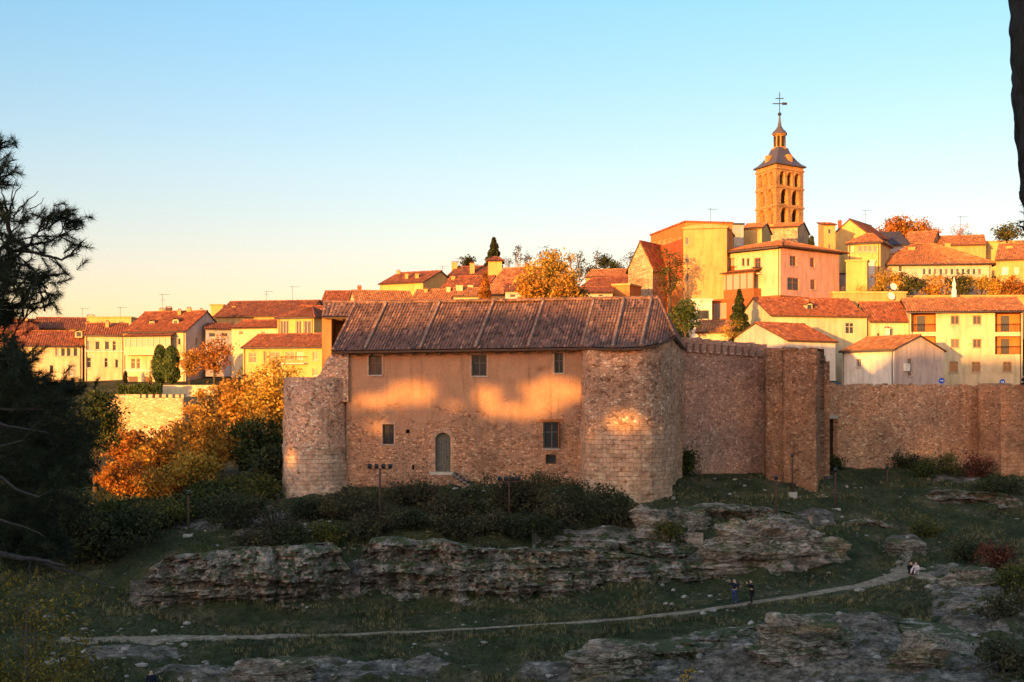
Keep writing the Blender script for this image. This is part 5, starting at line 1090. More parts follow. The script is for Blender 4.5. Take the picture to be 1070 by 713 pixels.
# ---- right lower houses behind the wall
h = house('town_house', 'long cream house with a single dormer under a broad red roof', (806, 178), (906, 181), 402, 329.5, 313, 11, 'cream', rmat='roof_a', wins=[(812.5, 346, 6, 12), (888, 343, 9, 12, 'g')], dormers=[(852.5, 324.5, 7, 7)], chims=[(860, 314, 5, .4, 'pink')])
h = house('town_house', 'set-back house with red tiles between the long cream house and the white apartments', (910, 180), (952, 180), 402, 336, 317, 11, 'cream', rmat='roof_a', wins=[(929, 347, 4, 9), (918, 350, 3, 4, 'x')], chims=[(924.5, 344, -1.0, .6, 'white')])
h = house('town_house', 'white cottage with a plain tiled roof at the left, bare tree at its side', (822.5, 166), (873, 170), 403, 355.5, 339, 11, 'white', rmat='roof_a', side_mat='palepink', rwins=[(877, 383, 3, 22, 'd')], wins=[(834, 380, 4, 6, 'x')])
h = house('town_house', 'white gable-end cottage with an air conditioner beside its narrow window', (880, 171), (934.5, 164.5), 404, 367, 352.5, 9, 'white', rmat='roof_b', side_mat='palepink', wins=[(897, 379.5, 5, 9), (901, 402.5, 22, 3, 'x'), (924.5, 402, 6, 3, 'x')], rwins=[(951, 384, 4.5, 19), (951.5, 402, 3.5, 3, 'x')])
add_box_on(h, 'air_conditioner', 944, 948.5, 380, 388, .01, .35, 'whitepaint', 1)
h = house('apartment_house', 'white three-storey apartment house with orange recessed balconies at the right edge', (951, 178.5), (1068.5, 176.5), 404, 325, 312.5, 11, 'cream', rmat='roof_b', over=.8, wstyle='shutter',
          wins=[(998, 334.5, 8.5, 9.5), (1021, 334.5, 8.5, 9.5), (998, 359, 8.5, 9.5), (1021, 359, 8.5, 9.5), (996.5, 383.5, 8.5, 11), (1020, 383.5, 8.5, 11), (1052.5, 383.5, 8.5, 11), (965, 337, 25, 20, 'L'), (965, 361, 25, 19, 'L'), (1053.5, 337, 26, 20, 'L'), (1053.5, 361, 26, 19, 'L')])
# ------------------------------------------------------------------ plants
def leafset(C, size, up=.3, asp=.6, stretch=None):
    """one small bent leaf-clump quad round every centre"""
    C = np.asarray(C); n = len(C); a = rng.normal(size=(n, 3)); a[:, 2] += up*rng.normal(size=n); a /= np.linalg.norm(a, axis=1, keepdims=True)
    b_ = rng.normal(size=(n, 3)); b_ -= (b_*a).sum(1, keepdims=True)*a; b_ /= np.linalg.norm(b_, axis=1, keepdims=True)
    s = (size*(.6+.8*rng.random(n)))[:, None]
    if stretch is not None: a = np.array(stretch)[None]*.8+a*.45; a /= np.linalg.norm(a, axis=1, keepdims=True); b_ -= (b_*a).sum(1, keepdims=True)*a; b_ /= np.linalg.norm(b_, axis=1, keepdims=True)
    V = np.stack([C-a*s, C+b_*s*asp, C+a*s, C-b_*s*asp], 1); return V.reshape(-1, 3)
def clumps(c, R, n, per, spread, gap=.25):
    """leaf centres in uneven clumps through an ellipsoid"""
    out = []; c = np.array(c); R = np.array(R); sd = rng.random()*100; k = 0; cl = []
    while k < n:
        d = rng.normal(size=3); d /= np.linalg.norm(d); r = rng.random()**.45; q = d*r
        if noise.noise(Vector((q[0]*2+sd, q[1]*2, q[2]*2))) < -gap+.1*rng.random(): k += .2; continue
        g = 1+.3*noise.noise(Vector((d[0]*1.6+sd, d[1]*1.6, d[2]*1.6))); p = c+q*R*g; cl.append(p); k += 1
        m = int(per*(.5+rng.random())); out.append(p+rng.normal(size=(m, 3))*spread*np.array([1, 1, .7])*(.7+.6*rng.random()))
    return np.concatenate(out), cl
def limbs(mb, base, cl, r0, h0, n=7):
    base = Vector(base); tops = [Vector(p) for p in cl]; random.shuffle(tops)
    for t in tops[:n]:
        s = base+Vector((0, 0, h0*random.uniform(.5, 1))); m = (s+t)/2+Vector((random.uniform(-.3, .3), random.uniform(-.3, .3), -.2)); mb.tube([s, m, t], [r0*.5, r0*.3, r0*.1], 5)
def tree(name, label, px_, Y, ytop, w, mat, ybase=None, crown=.72, n=60, per=60, leaf=.16, spread=.45, trunk='bark', cat='tree', group=None, z=None, lean=0, gap=.2, depth=1.0):
    k = F/Y; x = PX(px_, Y); zb = z if z is not None else (PZ(ybase, Y) if ybase else gmesh_z(x, Y)); zt = PZ(ytop, Y); h = zt-zb; rx = w/k/2
    root = thing(name, label, cat, (x, Y, zb), group); ch = h*crown; cc = (x+lean, Y, zb+h-ch/2); C, cl = clumps(cc, (rx, rx*depth, ch/2), n, per, spread, gap)
    C = C[C[:, 2] > zb+.1]; np_obj('crown', leafset(C, leaf), 4, M[mat], root); mb = MB(); r0 = max(.06, min(.28, h*.022))
    th = h*(1-crown)+ch*.3; mb.tube([(x, Y, zb-.5), (x+lean*.2, Y, zb+th*.5), (x+lean*.7, Y, zb+th), (x+lean, Y, zb+h*.85)], [r0*1.3, r0, r0*.7, r0*.15], 8); limbs(mb, (x+lean*.4, Y, zb), cl, r0, th, 9)
    mb.build('trunk', M[trunk], root); return root
def bush(label, px_, ybase, ytop, w, mat, n=26, per=90, leaf=.09, spread=.36, Y=None, group=None, name='bush', depth=.7, twigs=True):
    if Y is None: p = hit(px_, ybase); Y = p.y+w/2/(F/p.y)*depth*.4
    k = F/Y; x = PX(px_, Y); zb = gmesh_z(x, Y) if 66 < Y < 133 else PZ(ybase, Y); zt = PZ(ytop, Y); h = max(.5, zt-zb); rx = w/k/2
    root = thing(name, label, 'bush', (x, Y, zb), group); C, cl = clumps((x, Y, zb+h*.42), (rx, rx*depth, h*.55), n, per, spread, .35); C = C[C[:, 2] > zb-.3]
    np_obj('foliage', leafset(C, leaf), 4, M[mat], root)
    if twigs:
        mb = MB()
        for p in cl[:28]: q = Vector(p)+Vector((random.uniform(-.3, .3), random.uniform(-.2, .2), random.uniform(.1, .5))); mb.tube([(x+(q.x-x)*.3, Y, zb-.2), (q+Vector((x, Y, zb)))/2+Vector((0, 0, .1)), q], [.035, .022, .006], 4)
        mb.build('twigs', M['barkdark'], root)
    return root
def cypress(label, px_, Y, ytop, ybase, w, mat='lf_cypress', shape=.8, n=4500, leaf=.16, name='cypress', cone=False, cat='tree'):
    k = F/Y; x = PX(px_, Y); zb = PZ(ybase, Y); zt = PZ(ytop, Y); h = zt-zb; r = w/k/2; root = thing(name, label, cat, (x, Y, zb)); t = rng.random(n); a = rng.random(n)*6.283
    prof = (1-t)**.8+.02 if cone else np.clip(np.minimum((t*6)**.5, 1)*(1-t**5)**.5, .02, 1); 
    if cone: lay = .7+.3*np.abs(np.sin(t*h*2.6)); prof = prof*lay
    rr = r*prof*(.55+.45*rng.random(n)**.5)*(1+.18*np.sin(a*3+t*9)); C = np.stack([x+rr*np.cos(a), Y+rr*np.sin(a), zb+.3+t*(h-.3)], 1)
    np_obj('crown', leafset(C, leaf, stretch=(0, 0, 1) if not cone else None), 4, M[mat], root); mb = MB(); mb.tube([(x, Y, zb-.4), (x, Y, zb+h*.95)], [.16, .03], 6); mb.build('trunk', M['bark'], root); return root
def branchy(mb, p, d, L, r, lv, out=None, spread=.6, up=.15):
    p = Vector(p); d = Vector(d).normalized(); q = [p]; n = 4
    for k in range(n): d = (d+Vector((random.gauss(0, .13), random.gauss(0, .13), random.gauss(0, .1)+up*.15))).normalized(); p = p+d*L/n; q.append(p)
    mb.tube(q, [r*(1-.5*k/n) for k in range(n+1)], 5 if r > .03 else 3, cap=False)
    if lv == 0:
        if out is not None: out.append(q[-1])
        return
    for k in range(random.choice([3, 4])):
        o = q[random.choice([2, 3, 4])]; e = (d+Vector((random.gauss(0, spread), random.gauss(0, spread), random.gauss(0, spread*.6)+up))).normalized(); branchy(mb, o, e, L*.66, r*.5, lv-1, out, spread, up)
def bare_tree(label, px_, Y, ytop, ybase, mat='barkpale', leafmat=None, lv=3, group=None, up=.3, spread=.55, name='bare_tree', leaf=.1, per=14):
    x = PX(px_, Y); zb = PZ(ybase, Y); h = PZ(ytop, Y)-zb; root = thing(name, label, 'tree', (x, Y, zb), group); mb = MB(); out = []; branchy(mb, (x, Y, zb-.3), (0, 0, 1), h*.5, h*.016+.03, lv, out, spread, up); mb.build('trunk', M[mat], root)
    if leafmat: C = np.concatenate([np.array(q)+rng.normal(size=(per, 3))*.28 for q in out]); np_obj('crown', leafset(C, leaf), 4, M[leafmat], root)
    return root
# left slope: autumn trees (seen one behind another)
T = tree
T('autumn_tree', 'golden orange tree touching the left edge of the turret, tallest of the row', 282, 136, 379, 56, 'lf_gold', n=90, per=60)
T('autumn_tree', 'orange-gold tree just left of the tallest golden tree by the turret', 252, 140, 384, 50, 'lf_orange', n=80)
T('autumn_tree', 'golden tree crown in front of the yellow house balcony', 300, 150, 382, 34, 'lf_gold', n=50, z=-7)
T('autumn_tree', 'rusty orange tree hiding the right end of the battlemented low wall', 222, 143, 402, 52, 'lf_orange', n=70)
T('autumn_tree', 'rust-red tree below the middle of the battlemented wall', 190, 139, 438, 46, 'lf_rust', n=70)
T('autumn_tree', 'deep orange tree at the left of the battlemented wall, brightest red one', 142, 136, 452, 52, 'lf_rust', n=80)
T('autumn_tree', 'orange tree between the rust-red and the deep orange tree', 166, 132, 462, 46, 'lf_orange', n=70)
T('autumn_tree', 'low amber tree in the middle of the autumn row', 232, 133, 448, 44, 'lf_orange', n=60)
T('green_tree', 'olive-brown tree between the lone floodlight post and the turret', 262, 119, 500, 60, 'lf_olive', n=90, leaf=.12, crown=.9)
T('green_tree', 'low dark green tree behind the lone floodlight post', 196, 114, 524, 50, 'lf_green', n=90, leaf=.12, crown=.9)
T('green_tree', 'dark green tree wedged between the left ledge top and the turret bushes', 240, 109, 520, 56, 'lf_dark', n=90, leaf=.12, crown=.9)
T('autumn_tree', 'low rust-orange tree at the sunlit foot of the autumn row', 128, 126, 480, 50, 'lf_rust', n=80, leaf=.14, crown=.85)
T('autumn_tree', 'low golden-orange tree right of the sunlit rust one', 172, 125, 492, 48, 'lf_orange', n=80, leaf=.14, crown=.85)
T('autumn_tree', 'tall thin amber tree standing in front of the battlemented wall end', 208, 126, 428, 50, 'lf_orange', n=80, leaf=.14)
T('autumn_tree', 'pale pinkish thin-leaved tree beside the dark pine crown', 122, 147, 416, 30, 'lf_gold', n=34, per=30, leaf=.12)
T('autumn_tree', 'small yellow-orange tree low in front of the autumn row', 205, 124, 474, 46, 'lf_gold', n=60, leaf=.14)
T('green_tree', 'dark green tree directly left of the turret, below the golden trees', 268, 127, 437, 52, 'lf_green', n=80, leaf=.15)
T('green_tree', 'olive green tree at the turret foot', 288, 122, 468, 44, 'lf_dark', n=60, leaf=.14)
T('green_tree', 'tall dark green tree behind the near pine, left of the autumn row', 100, 128, 398, 40, 'lf_green', n=90, leaf=.15)
T('green_tree', 'broad dark green tree filling the left slope below the autumn trees', 120, 118, 528, 76, 'lf_green', n=90, leaf=.14)
T('green_tree', 'yellow-green tree low on the left slope', 165, 110, 528, 60, 'lf_olive', n=80, leaf=.13)
T('green_tree', 'mid green tree left of the lone floodlight post', 222, 117, 508, 58, 'lf_green', n=90, leaf=.13)
T('green_tree', 'dark green tree above the left limestone ledge', 138, 104, 534, 62, 'lf_dark', n=80, leaf=.12)
T('green_tree', 'dark tree behind the near pine at the far left edge', 20, 112, 396, 80, 'lf_dark', n=110, leaf=.15)
T('green_tree', 'second dark tree from the left edge, behind the near pine', 66, 108, 410, 70, 'lf_dark', n=110, leaf=.15)
T('green_tree', 'dark tree low at the left edge behind the yellow leaves', 40, 100, 500, 110, 'lf_dark', n=120, leaf=.14, crown=.85)
T('green_tree', 'dark tree crown left of the ledge tip', 98, 101, 540, 70, 'lf_dark', n=80, leaf=.13, crown=.85)
G = 'dark bushes below the castle wall'
bl = [('brown-green bush below the left floodlight post', 385, 545, 506, 56, 'lf_brown'), ('low dark bush at the turret foot, right side', 350, 548, 520, 50, 'lf_brown'), ('dark bush at the turret foot, left side', 318, 548, 519, 50, 'lf_dark'), ('brownish bush left of the turret foot', 286, 560, 520, 60, 'lf_brown'), ('dark green bush farther left above the ledge', 246, 562, 508, 60, 'lf_dark'),
      ('rounded brown bush left of the arched door steps', 425, 530, 500, 50, 'lf_brown'), ('dark bush directly under the arched door', 462, 545, 518, 60, 'lf_brown'), ('tall dark bush right of the door steps', 524, 540, 492, 50, 'lf_brown'), ('big dark bush below the barred lower window', 562, 540, 489, 60, 'lf_brown'), ('dark green bush below the bastion corner', 600, 548, 497, 60, 'lf_dark'),
      ('dark rounded bush at the bastion foot', 636, 552, 508, 46, 'lf_dark'), ('low brown bush in the centre of the slope', 500, 566, 528, 64, 'lf_brown'), ('ochre-tipped bush on the ledge top in the middle', 447, 585, 562, 40, 'lf_olive'), ('dark bush hanging over the ledge below the right four-headed post', 512, 600, 565, 46, 'lf_brown'), ('dark low bush above the ledge gap', 400, 562, 536, 60, 'lf_brown'),
      ('green bush beside the squared rock block', 696, 568, 545, 22, 'lf_olive'), ('bush growing against the curtain wall by the bastion', 716, 500, 470, 18, 'lf_green'), ('low bush spilling left of the squared block', 560, 566, 540, 56, 'lf_dark'), ('small green bush above the left ledge', 305, 572, 548, 40, 'lf_dark'), ('tiny brown bush on the left ledge top', 268, 575, 556, 34, 'lf_brown'), ('small dark bush at the right foot of the bastion', 652, 556, 524, 34, 'lf_brown'),
      ('little bush in front of the left ledge top', 342, 570, 548, 30, 'lf_olive'),
      ('brown bush between the left floodlight post and the turret', 362, 540, 508, 44, 'lf_brown'), ('dense brown bush left of the door steps base', 446, 528, 504, 44, 'lf_brown'), ('dark bush in front of the steps', 492, 538, 510, 52, 'lf_dark'), ('brown bush behind the right four-headed post', 545, 532, 492, 46, 'lf_brown'), ('dark green bush in the middle under the right four-headed post', 530, 566, 532, 60, 'lf_dark'), ('wide brown bush under the bastion left edge', 585, 560, 520, 60, 'lf_brown'), ('brown bush left of centre on the upper slope', 470, 566, 538, 56, 'lf_brown'), ('brown bush below the left floodlight post, nearer the ledge', 430, 562, 534, 50, 'lf_dark'), ('dark bush above the ledge right of the gap', 378, 566, 540, 40, 'lf_brown')]
for l, a, yb, yt, w, m in bl: bush(l, a, yb, yt, w, m, group=G)
G2 = 'scrub on the right-hand slope'
bl = [('dark pointed bush at the foot of the long low wall', 948, 492, 474, 28, 'lf_dark'), ('wide pale-tipped bush against the long low wall', 988, 496, 472, 52, 'lf_olive'), ('dark reddish bush before the orange corner tower', 1022, 500, 472, 30, 'lf_red'), ('low green bush beside the wide pale-tipped one', 968, 500, 480, 28, 'lf_green'), ('sprawling dark bush below the corner tower', 1040, 520, 498, 60, 'lf_dark'), ('dark red bush on the right-hand slope', 1042, 598, 562, 46, 'lf_red'), ('yellow-green bush at the right edge below the dark red one', 1062, 620, 588, 40, 'lf_olive'),
      ('brown bush at the right edge below the yellow-green one', 1052, 660, 618, 70, 'lf_brown'), ('low brown bush in the lower right corner', 1050, 712, 672, 60, 'lf_brown'), ('small ochre bush in the right-hand grass', 965, 560, 544, 34, 'lf_olive'), ('dark bush in the doorway corner beside the brown tower', 872, 495, 478, 12, 'lf_green'), ('dark bush left of the seated pair', 1010, 585, 566, 40, 'lf_dark')]
for l, a, yb, yt, w, m in bl: bush(l, a, yb, yt, w, m, group=G2, n=20)
bush('yellow-green shrub tips poking up at the bottom centre', 722, 726, 700, 30, 'lf_gold', n=8, per=30, Y=69, leaf=.07, spread=.14)
bush('tiny yellow shrub left of the yellow-green tips at the bottom edge', 697, 724, 706, 18, 'lf_olive', n=6, per=24, Y=69, leaf=.06, spread=.12)
# yellow-leaved young tree at the lower left, near
tree('yellow_tree', 'sparse yellow-leaved young tree in the lower left corner', 28, 46, 588, 150, 'lf_yellowdark', crown=.85, n=190, per=70, leaf=.06, spread=.35, ybase=900)
# town plants
cypress('dense green clipped cypress beside the largest cream house', 167, 194, 361, 403, 15, shape=1); cypress('second green clipped cypress right of the first', 179, 193, 362, 403, 17)
tree('autumn_tree', 'round orange tree on a bare stem beside the two cypresses', 198, 192, 366, 23, 'lf_orange', ybase=402, crown=.74, n=40, per=50, leaf=.13, spread=.35)
tree('autumn_tree', 'bigger dark orange tree right of the round orange one', 224, 192, 349, 34, 'lf_rust', ybase=402, crown=.8, n=60, per=50, leaf=.15)
bush('small orange bush against the arched ground floor of the largest cream house', 156, 402, 374, 9, 'lf_orange', Y=200, n=12, per=30)
cypress('thin dark cypress before the cream house arches', 131, 202, 388, 403, 4, 'lf_dark', n=700, leaf=.12)
def hedge(label, x0, x1, Y0, Y1, ytop, ybot, mat, d=1.2, n=5200, leaf=.12):
    t = rng.random(n); Y = Y0+(Y1-Y0)*t; px_ = x0+(x1-x0)*t; X = (px_-CX)/F*Y; zt = (HY-ytop)/F*Y; zb = (HY-ybot)/F*Y; f = rng.random(n); z = zb+(zt-zb)*(1-(1-f)**1.6) + .12*np.sin(X*2.2); C = np.stack([X, Y+rng.random(n)*d, z], 1)
    me = np_obj('hedge', leafset(C, leaf), 4, M[mat]); tag(me, label, 'hedge')
hedge('clipped green hedge below the largest cream house', 122, 168, 181, 181, 402, 417, 'lf_cypress')
o = MB(); o.abox(PX(167, 186), PX(227, 186), 186, 186.4, PZ(425, 186), PZ(402.5, 186)); tag(o.build('garden_wall', M['cream']), 'smooth pale yellow garden wall above the battlemented wall', 'wall')
tree('fir_tree', 'dark fir behind the yellow attic box, tallest tree on the skyline', 516, 242, 250, 1, 'lf_dark', ybase=300, n=2, per=4) if False else cypress('dark fir rising behind the yellow attic box on the skyline', 516, 242, 249, 305, 30, 'lf_dark', cone=True, n=7000, leaf=.26, name='fir_tree')
tree('green_tree', 'small round dark tree between the chimneys left of the fir', 489.5, 246, 268.5, 9, 'lf_dark', ybase=300, crown=.4, n=26, per=30, leaf=.2)
cypress('brownish conifer standing at the castle ridge left of centre', 507, 160, 285, 335, 22, 'lf_rust', cone=True, n=2200, leaf=.2, name='conifer')
tree('autumn_tree', 'big orange-gold tree above the castle ridge, behind its centre', 577, 168, 265, 66, 'lf_gold', ybase=345, crown=.75, n=120, per=60, leaf=.17, spread=.5)
tree('autumn_tree', 'lower amber tree at the castle ridge left of the big golden one', 556, 164, 288, 36, 'lf_orange', ybase=345, crown=.7, n=60, per=50, leaf=.16)
tree('green_tree', 'dark green tree at the castle ridge under the golden crown', 598, 166, 296, 20, 'lf_green', ybase=345, crown=.6, n=34, per=40)
tree('autumn_tree', 'golden tree at the ridge just right of the big golden crown', 588, 162, 286, 26, 'lf_orange', ybase=345, crown=.7, n=40, per=50)
for k, (x, yt) in enumerate([(531, 262), (538.5, 259), (544, 258), (549, 258.5), (565, 257), (575, 251), (584, 261), (622, 262), (625.5, 262), (553, 264), (597, 260), (605, 264)]):
    bare_tree('thin bare poplar spike on the skyline behind the golden tree', x, 262, yt, 292, 'barkpale', 'lf_brown', lv=2, group='bare poplars on the skyline', up=1.4, spread=.22, name='poplar', leaf=.14, per=8)
tree('green_tree', 'small round dark green tree on the skyline right of the poplars', 631.5, 258, 266.5, 10, 'lf_dark', ybase=300, crown=.45, n=26, per=30, leaf=.2)
tree('green_tree', 'low green tree right of the small round one on the skyline', 640, 256, 274, 9, 'lf_green', ybase=300, crown=.4, n=20, per=30, leaf=.18)
bare_tree('bare tree on the skyline left of the stone gable house', 658, 238, 262, 300, 'bark', 'lf_brown', lv=3, up=.5)
for x, yt in ((606, 268), (616, 270), (650, 272)): bush('tangled twiggy growth along the skyline roof near %s' % {606: 'the golden crown', 616: 'the twin poplars', 650: 'the bare tree'}[x], x, 288, yt, 14, 'lf_brown', Y=250, n=14, per=24, leaf=.16, spread=.5)
tree('conifer', 'tall thin-leaved olive conifer in front of the ornate orange building', 700, 192, 252, 27, 'lf_olive', ybase=330, crown=.9, n=70, per=26, leaf=.14, spread=.4, gap=.1)
tree('green_tree', 'yellow-green round tree under the tall olive conifer', 716, 172, 311, 27, 'lf_cypress', ybase=356, crown=.85, n=60, per=60, leaf=.14, spread=.4)
cypress('dark pointed conifer in front of the pink house gallery', 772.5, 178, 303, 358, 27, 'lf_green', cone=True, n=4200, leaf=.2, name='conifer')
bush('pale yellow bush at the left foot of the pointed conifer', 764, 356, 335, 22, 'lf_gold', Y=174, n=18, per=40)
bush('small ochre bush at the right foot of the pointed conifer', 786, 356, 334, 16, 'lf_olive', Y=175, n=14, per=40)
tree('red_tree', 'round dark red tree on the skyline at the upper right', 942, 262, 228, 44, 'lf_rust', ybase=280, crown=.5, n=80, per=50, leaf=.24, spread=.6)
tree('red_tree', 'smaller dark red tree right of the round one', 970, 260, 236, 18, 'lf_rust', ybase=280, crown=.45, n=30, per=40, leaf=.2)
bare_tree('thin leafy tree right of the red trees on the skyline', 992, 258, 237, 275, 'bark', 'lf_rust', lv=3, up=.4, name='autumn_tree')
bare_tree('second thin leafy tree on the skyline, by the tall aerial', 1009, 257, 243, 275, 'bark', 'lf_brown', lv=3, up=.4, name='autumn_tree')
tree('autumn_tree', 'tawny leafy tree by the right edge on the skyline', 1052, 225, 231, 26, 'lf_olive', ybase=265, crown=.7, n=40, per=40, leaf=.17)
for k, (x, yt, w, m, l) in enumerate([(925, 279, 34, 'lf_gold', 'leftmost golden bush of the row before the long house'), (950, 284, 36, 'lf_olive', 'greenish bush second from left in the row before the long house'), (976, 286, 34, 'lf_orange', 'orange bush in the middle of the row, left of the white mast'), (1002, 288, 34, 'lf_olive', 'greenish bush behind the white mast'), (1026, 286, 34, 'lf_gold', 'golden bush right of the white mast'), (1052, 287, 40, 'lf_rust', 'rust bush at the right end of the row before the long house')]):
    bush(l, x, 311, yt, w, m, Y=198+k*.3, n=34, per=60, leaf=.15, spread=.4, group='autumn bushes before the long house', depth=.45)
bush('dry golden bush on the ochre wall left of the orange hedge', 900, 310, 296, 24, 'lf_gold', Y=193, n=14, per=40, twigs=False)
bare_tree('leafless shrub beside the white cottage above the long low wall', 862, 150, 377, 405, 'barkpale', None, lv=3, up=.3, name='bare_shrub')
cypress('small dark shrub behind the pink house roof', 848, 240, 247, 262, 6, 'lf_dark', n=500)

# ------------------------------------------------------------------ the near pine on the left, the near trunk on the right
def crop3(x, y): return (x/3.243*.9-3 if x > 0 else x/3.243-3, 120+y/3.243)
pine = thing('pine_tree', 'near dark pine with needle tufts and bare twigs at the left edge', 'tree', (-6.6, 14, -9))
Yp = 14.0; tw = MB(); TUFT = []
def V3(q, dy=0): a, b_ = crop3(*q); return pt(a, b_, Yp+dy)
def branch(q, r0, r1, dy0=0, dy1=0, tufts=0.0, mb=tw, sub=2):
    P = [V3(a, dy0+(dy1-dy0)*k/(len(q)-1)) for k, a in enumerate(q)]; Q = [P[0]]
    for a, b_ in zip(P[:-1], P[1:]):
        for s in (1/3, 2/3, 1): Q.append(a.lerp(b_, s)+Vector((random.gauss(0, .006), random.gauss(0, .01), random.gauss(0, .006))))
    n = len(Q); mb.tube(Q, [r0+(r1-r0)*k/(n-1) for k in range(n)], 6, cap=False)
    for k in range(2, n):
        if random.random() < tufts:
            d = (Q[k]-Q[k-1]).normalized(); e = (d+Vector((random.gauss(0, .6), random.gauss(0, .5), random.gauss(0, .6)))).normalized(); L = random.uniform(.08, .25); p = Q[k]+e*L; mb.tube([Q[k], Q[k].lerp(p, .5)+Vector((0, 0, .01)), p], [.008, .006, .004], 4, cap=False); TUFT.append((p, e))
    TUFT.append((Q[-1], (Q[-1]-Q[-2]).normalized())) if tufts else None
B = branch
B([(-60, 300), (0, 310), (40, 345), (45, 400), (42, 460), (120, 462), (200, 480), (240, 492), (290, 462), (322, 430)], .028, .008, tufts=.25)
B([(42, 345), (25, 290), (15, 250)], .014, .004); B([(48, 330), (60, 280), (95, 225)], .012, .003); B([(62, 320), (55, 270), (70, 215)], .008, .003); B([(60, 345), (100, 300), (157, 258)], .01, .003); B([(80, 330), (118, 290), (112, 290)], .006, .003); B([(120, 320), (160, 305), (177, 280)], .006, .002); B([(40, 350), (-10, 270)], .012, .006, tufts=.3)
B([(50, 470), (90, 450), (130, 440), (200, 430), (250, 400), (300, 385)], .018, .005, .05, .3, .45); B([(110, 452), (150, 400), (175, 360), (205, 335)], .012, .004, 0, -.2, .6); B([(150, 400), (200, 380), (245, 345)], .008, .004, 0, .2, .7); B([(200, 430), (240, 400), (265, 360), (295, 360)], .008, .004, .1, -.1, .6); B([(250, 470), (300, 440), (345, 450)], .008, .003, 0, .1, .4); B([(45, 400), (80, 380), (110, 350)], .01, .004, 0, .3, .5)
B([(-60, 540), (0, 510), (60, 500), (130, 520), (170, 560), (190, 545)], .022, .005, .2, .1, .6); B([(-60, 680), (0, 650), (60, 650), (120, 620), (160, 600), (240, 610)], .02, .005, 0, .2, .5); B([(60, 655), (150, 655), (215, 640), (235, 672)], .01, .004, 0, .1, .6); B([(120, 625), (150, 560), (200, 545)], .008, .003, 0, .1, .5); B([(-40, 470), (20, 450), (42, 430)], .016, .01, 0, 0, .4)
B([(-60, 150), (-10, 120), (20, 85)], .02, .006, 0, 0, .8); B([(-60, 220), (0, 215), (25, 190)], .016, .006, 0, 0, .8); B([(-60, 250), (-10, 245), (18, 225)], .016, .006, 0, 0, .8)
B([(-80, 400), (0, 380), (25, 350)], .018, .006, 0, .2, .8)
for _ in range(120): 
    x = random.uniform(-60, 180)*random.random()**.3; y = random.uniform(500, 700)
    if random.random() < .5: x = random.uniform(-60, 60); y = random.uniform(330, 700)
    p = V3((x, y), random.uniform(-.5, .8)); e = Vector((random.gauss(.4, .5), random.gauss(0, .5), random.gauss(.1, .5))).normalized(); TUFT.append((p, e)); tw.tube([p-e*.3, p-e*.1+Vector((0, 0, .01)), p], [.01, .006, .004], 4, cap=False)
# lower, denser limbs
for _ in range(46):
    y0 = random.uniform(790, 1500); x1 = random.uniform(40, 330) if y0 > 900 else random.uniform(20, 120); x1 *= (1 if y0 < 1350 else .8); dy = random.uniform(-1, 2.5)
    B([(-90, y0+random.uniform(-60, 60)), (x1*.35, y0+random.uniform(-40, 30)), (x1*.7, y0+random.uniform(-30, 40)), (x1, y0+random.uniform(-50, 50))], .02, .004, dy, dy+random.uniform(-.6, .6), .9)
for _ in range(520):
    y = random.uniform(820, 1480); x = random.uniform(-80, 345*min(1, .3+(y-820)/200))*random.random()**.35
    if y > 1250: x *= .8
    p = V3((x, y), random.uniform(-1, 3)); e = Vector((random.gauss(.3, .6), random.gauss(0, .6), random.gauss(.2, .5))).normalized(); TUFT.append((p, e))
# bare fallen-looking branches across the lower left
bb = MB()
def B2(q, r0, r1): B([((a)*3.243, (b_-120)*3.243) for a, b_ in q], r0, r1, -1.2, -1.5, 0, bb)
B2([(-15, 575), (30, 583), (60, 587), (82, 591)], .035, .008); B2([(50, 587), (75, 596), (100, 603), (134, 613)], .016, .005); B2([(12, 583), (8, 570), (6, 568)], .01, .004); B2([(48, 586), (56, 576)], .008, .003); B2([(38, 586), (38, 600), (44, 614)], .008, .003)
B2([(-15, 485), (20, 510), (50, 520), (62, 512)], .018, .004); B2([(-10, 440), (25, 448), (60, 452)], .014, .004); B2([(-10, 470), (30, 460), (50, 440)], .012, .003); B2([(-10, 540), (30, 550), (55, 560)], .014, .004)
bb.build('bare_branch', M['deadwood'], pine)
tw.tube([(-6.9, 14.6, -9.5), (-6.75, 14.5, -4), (-6.7, 14.4, 0), (-6.6, 14.3, 3.2)], [.3, .26, .2, .1], 12); tw.build('trunk', M['barkdark'], pine)
def needles(tufts, per, L, w, name, mat, parent):
    V = []
    for p, e in tufts:
        n = per; e = np.array(e); p = np.array(p); base = p[None]-e[None]*(rng.random((n, 1))*L*1.3); d = e[None]*.75+rng.normal(size=(n, 3))*.6; d /= np.linalg.norm(d, axis=1, keepdims=True); s = rng.normal(size=(n, 3)); s -= (s*d).sum(1, keepdims=True)*d; s /= np.linalg.norm(s, axis=1, keepdims=True)
        l = L*(.6+.5*rng.random((n, 1))); V.append(np.stack([base-s*w, base+s*w, base+d*l], 1).reshape(-1, 3))
    return np_obj(name, np.concatenate(V), 3, mat, parent)
TUFT += [(p+Vector((random.gauss(0, .07), random.gauss(0, .1), random.gauss(0, .06))), (e+Vector((random.gauss(0, .4), 0, random.gauss(0, .4)))).normalized()) for p, e in TUFT for _ in range(1)]
needles(TUFT, 75, .105, .0028, 'needles', M['needle'], pine)
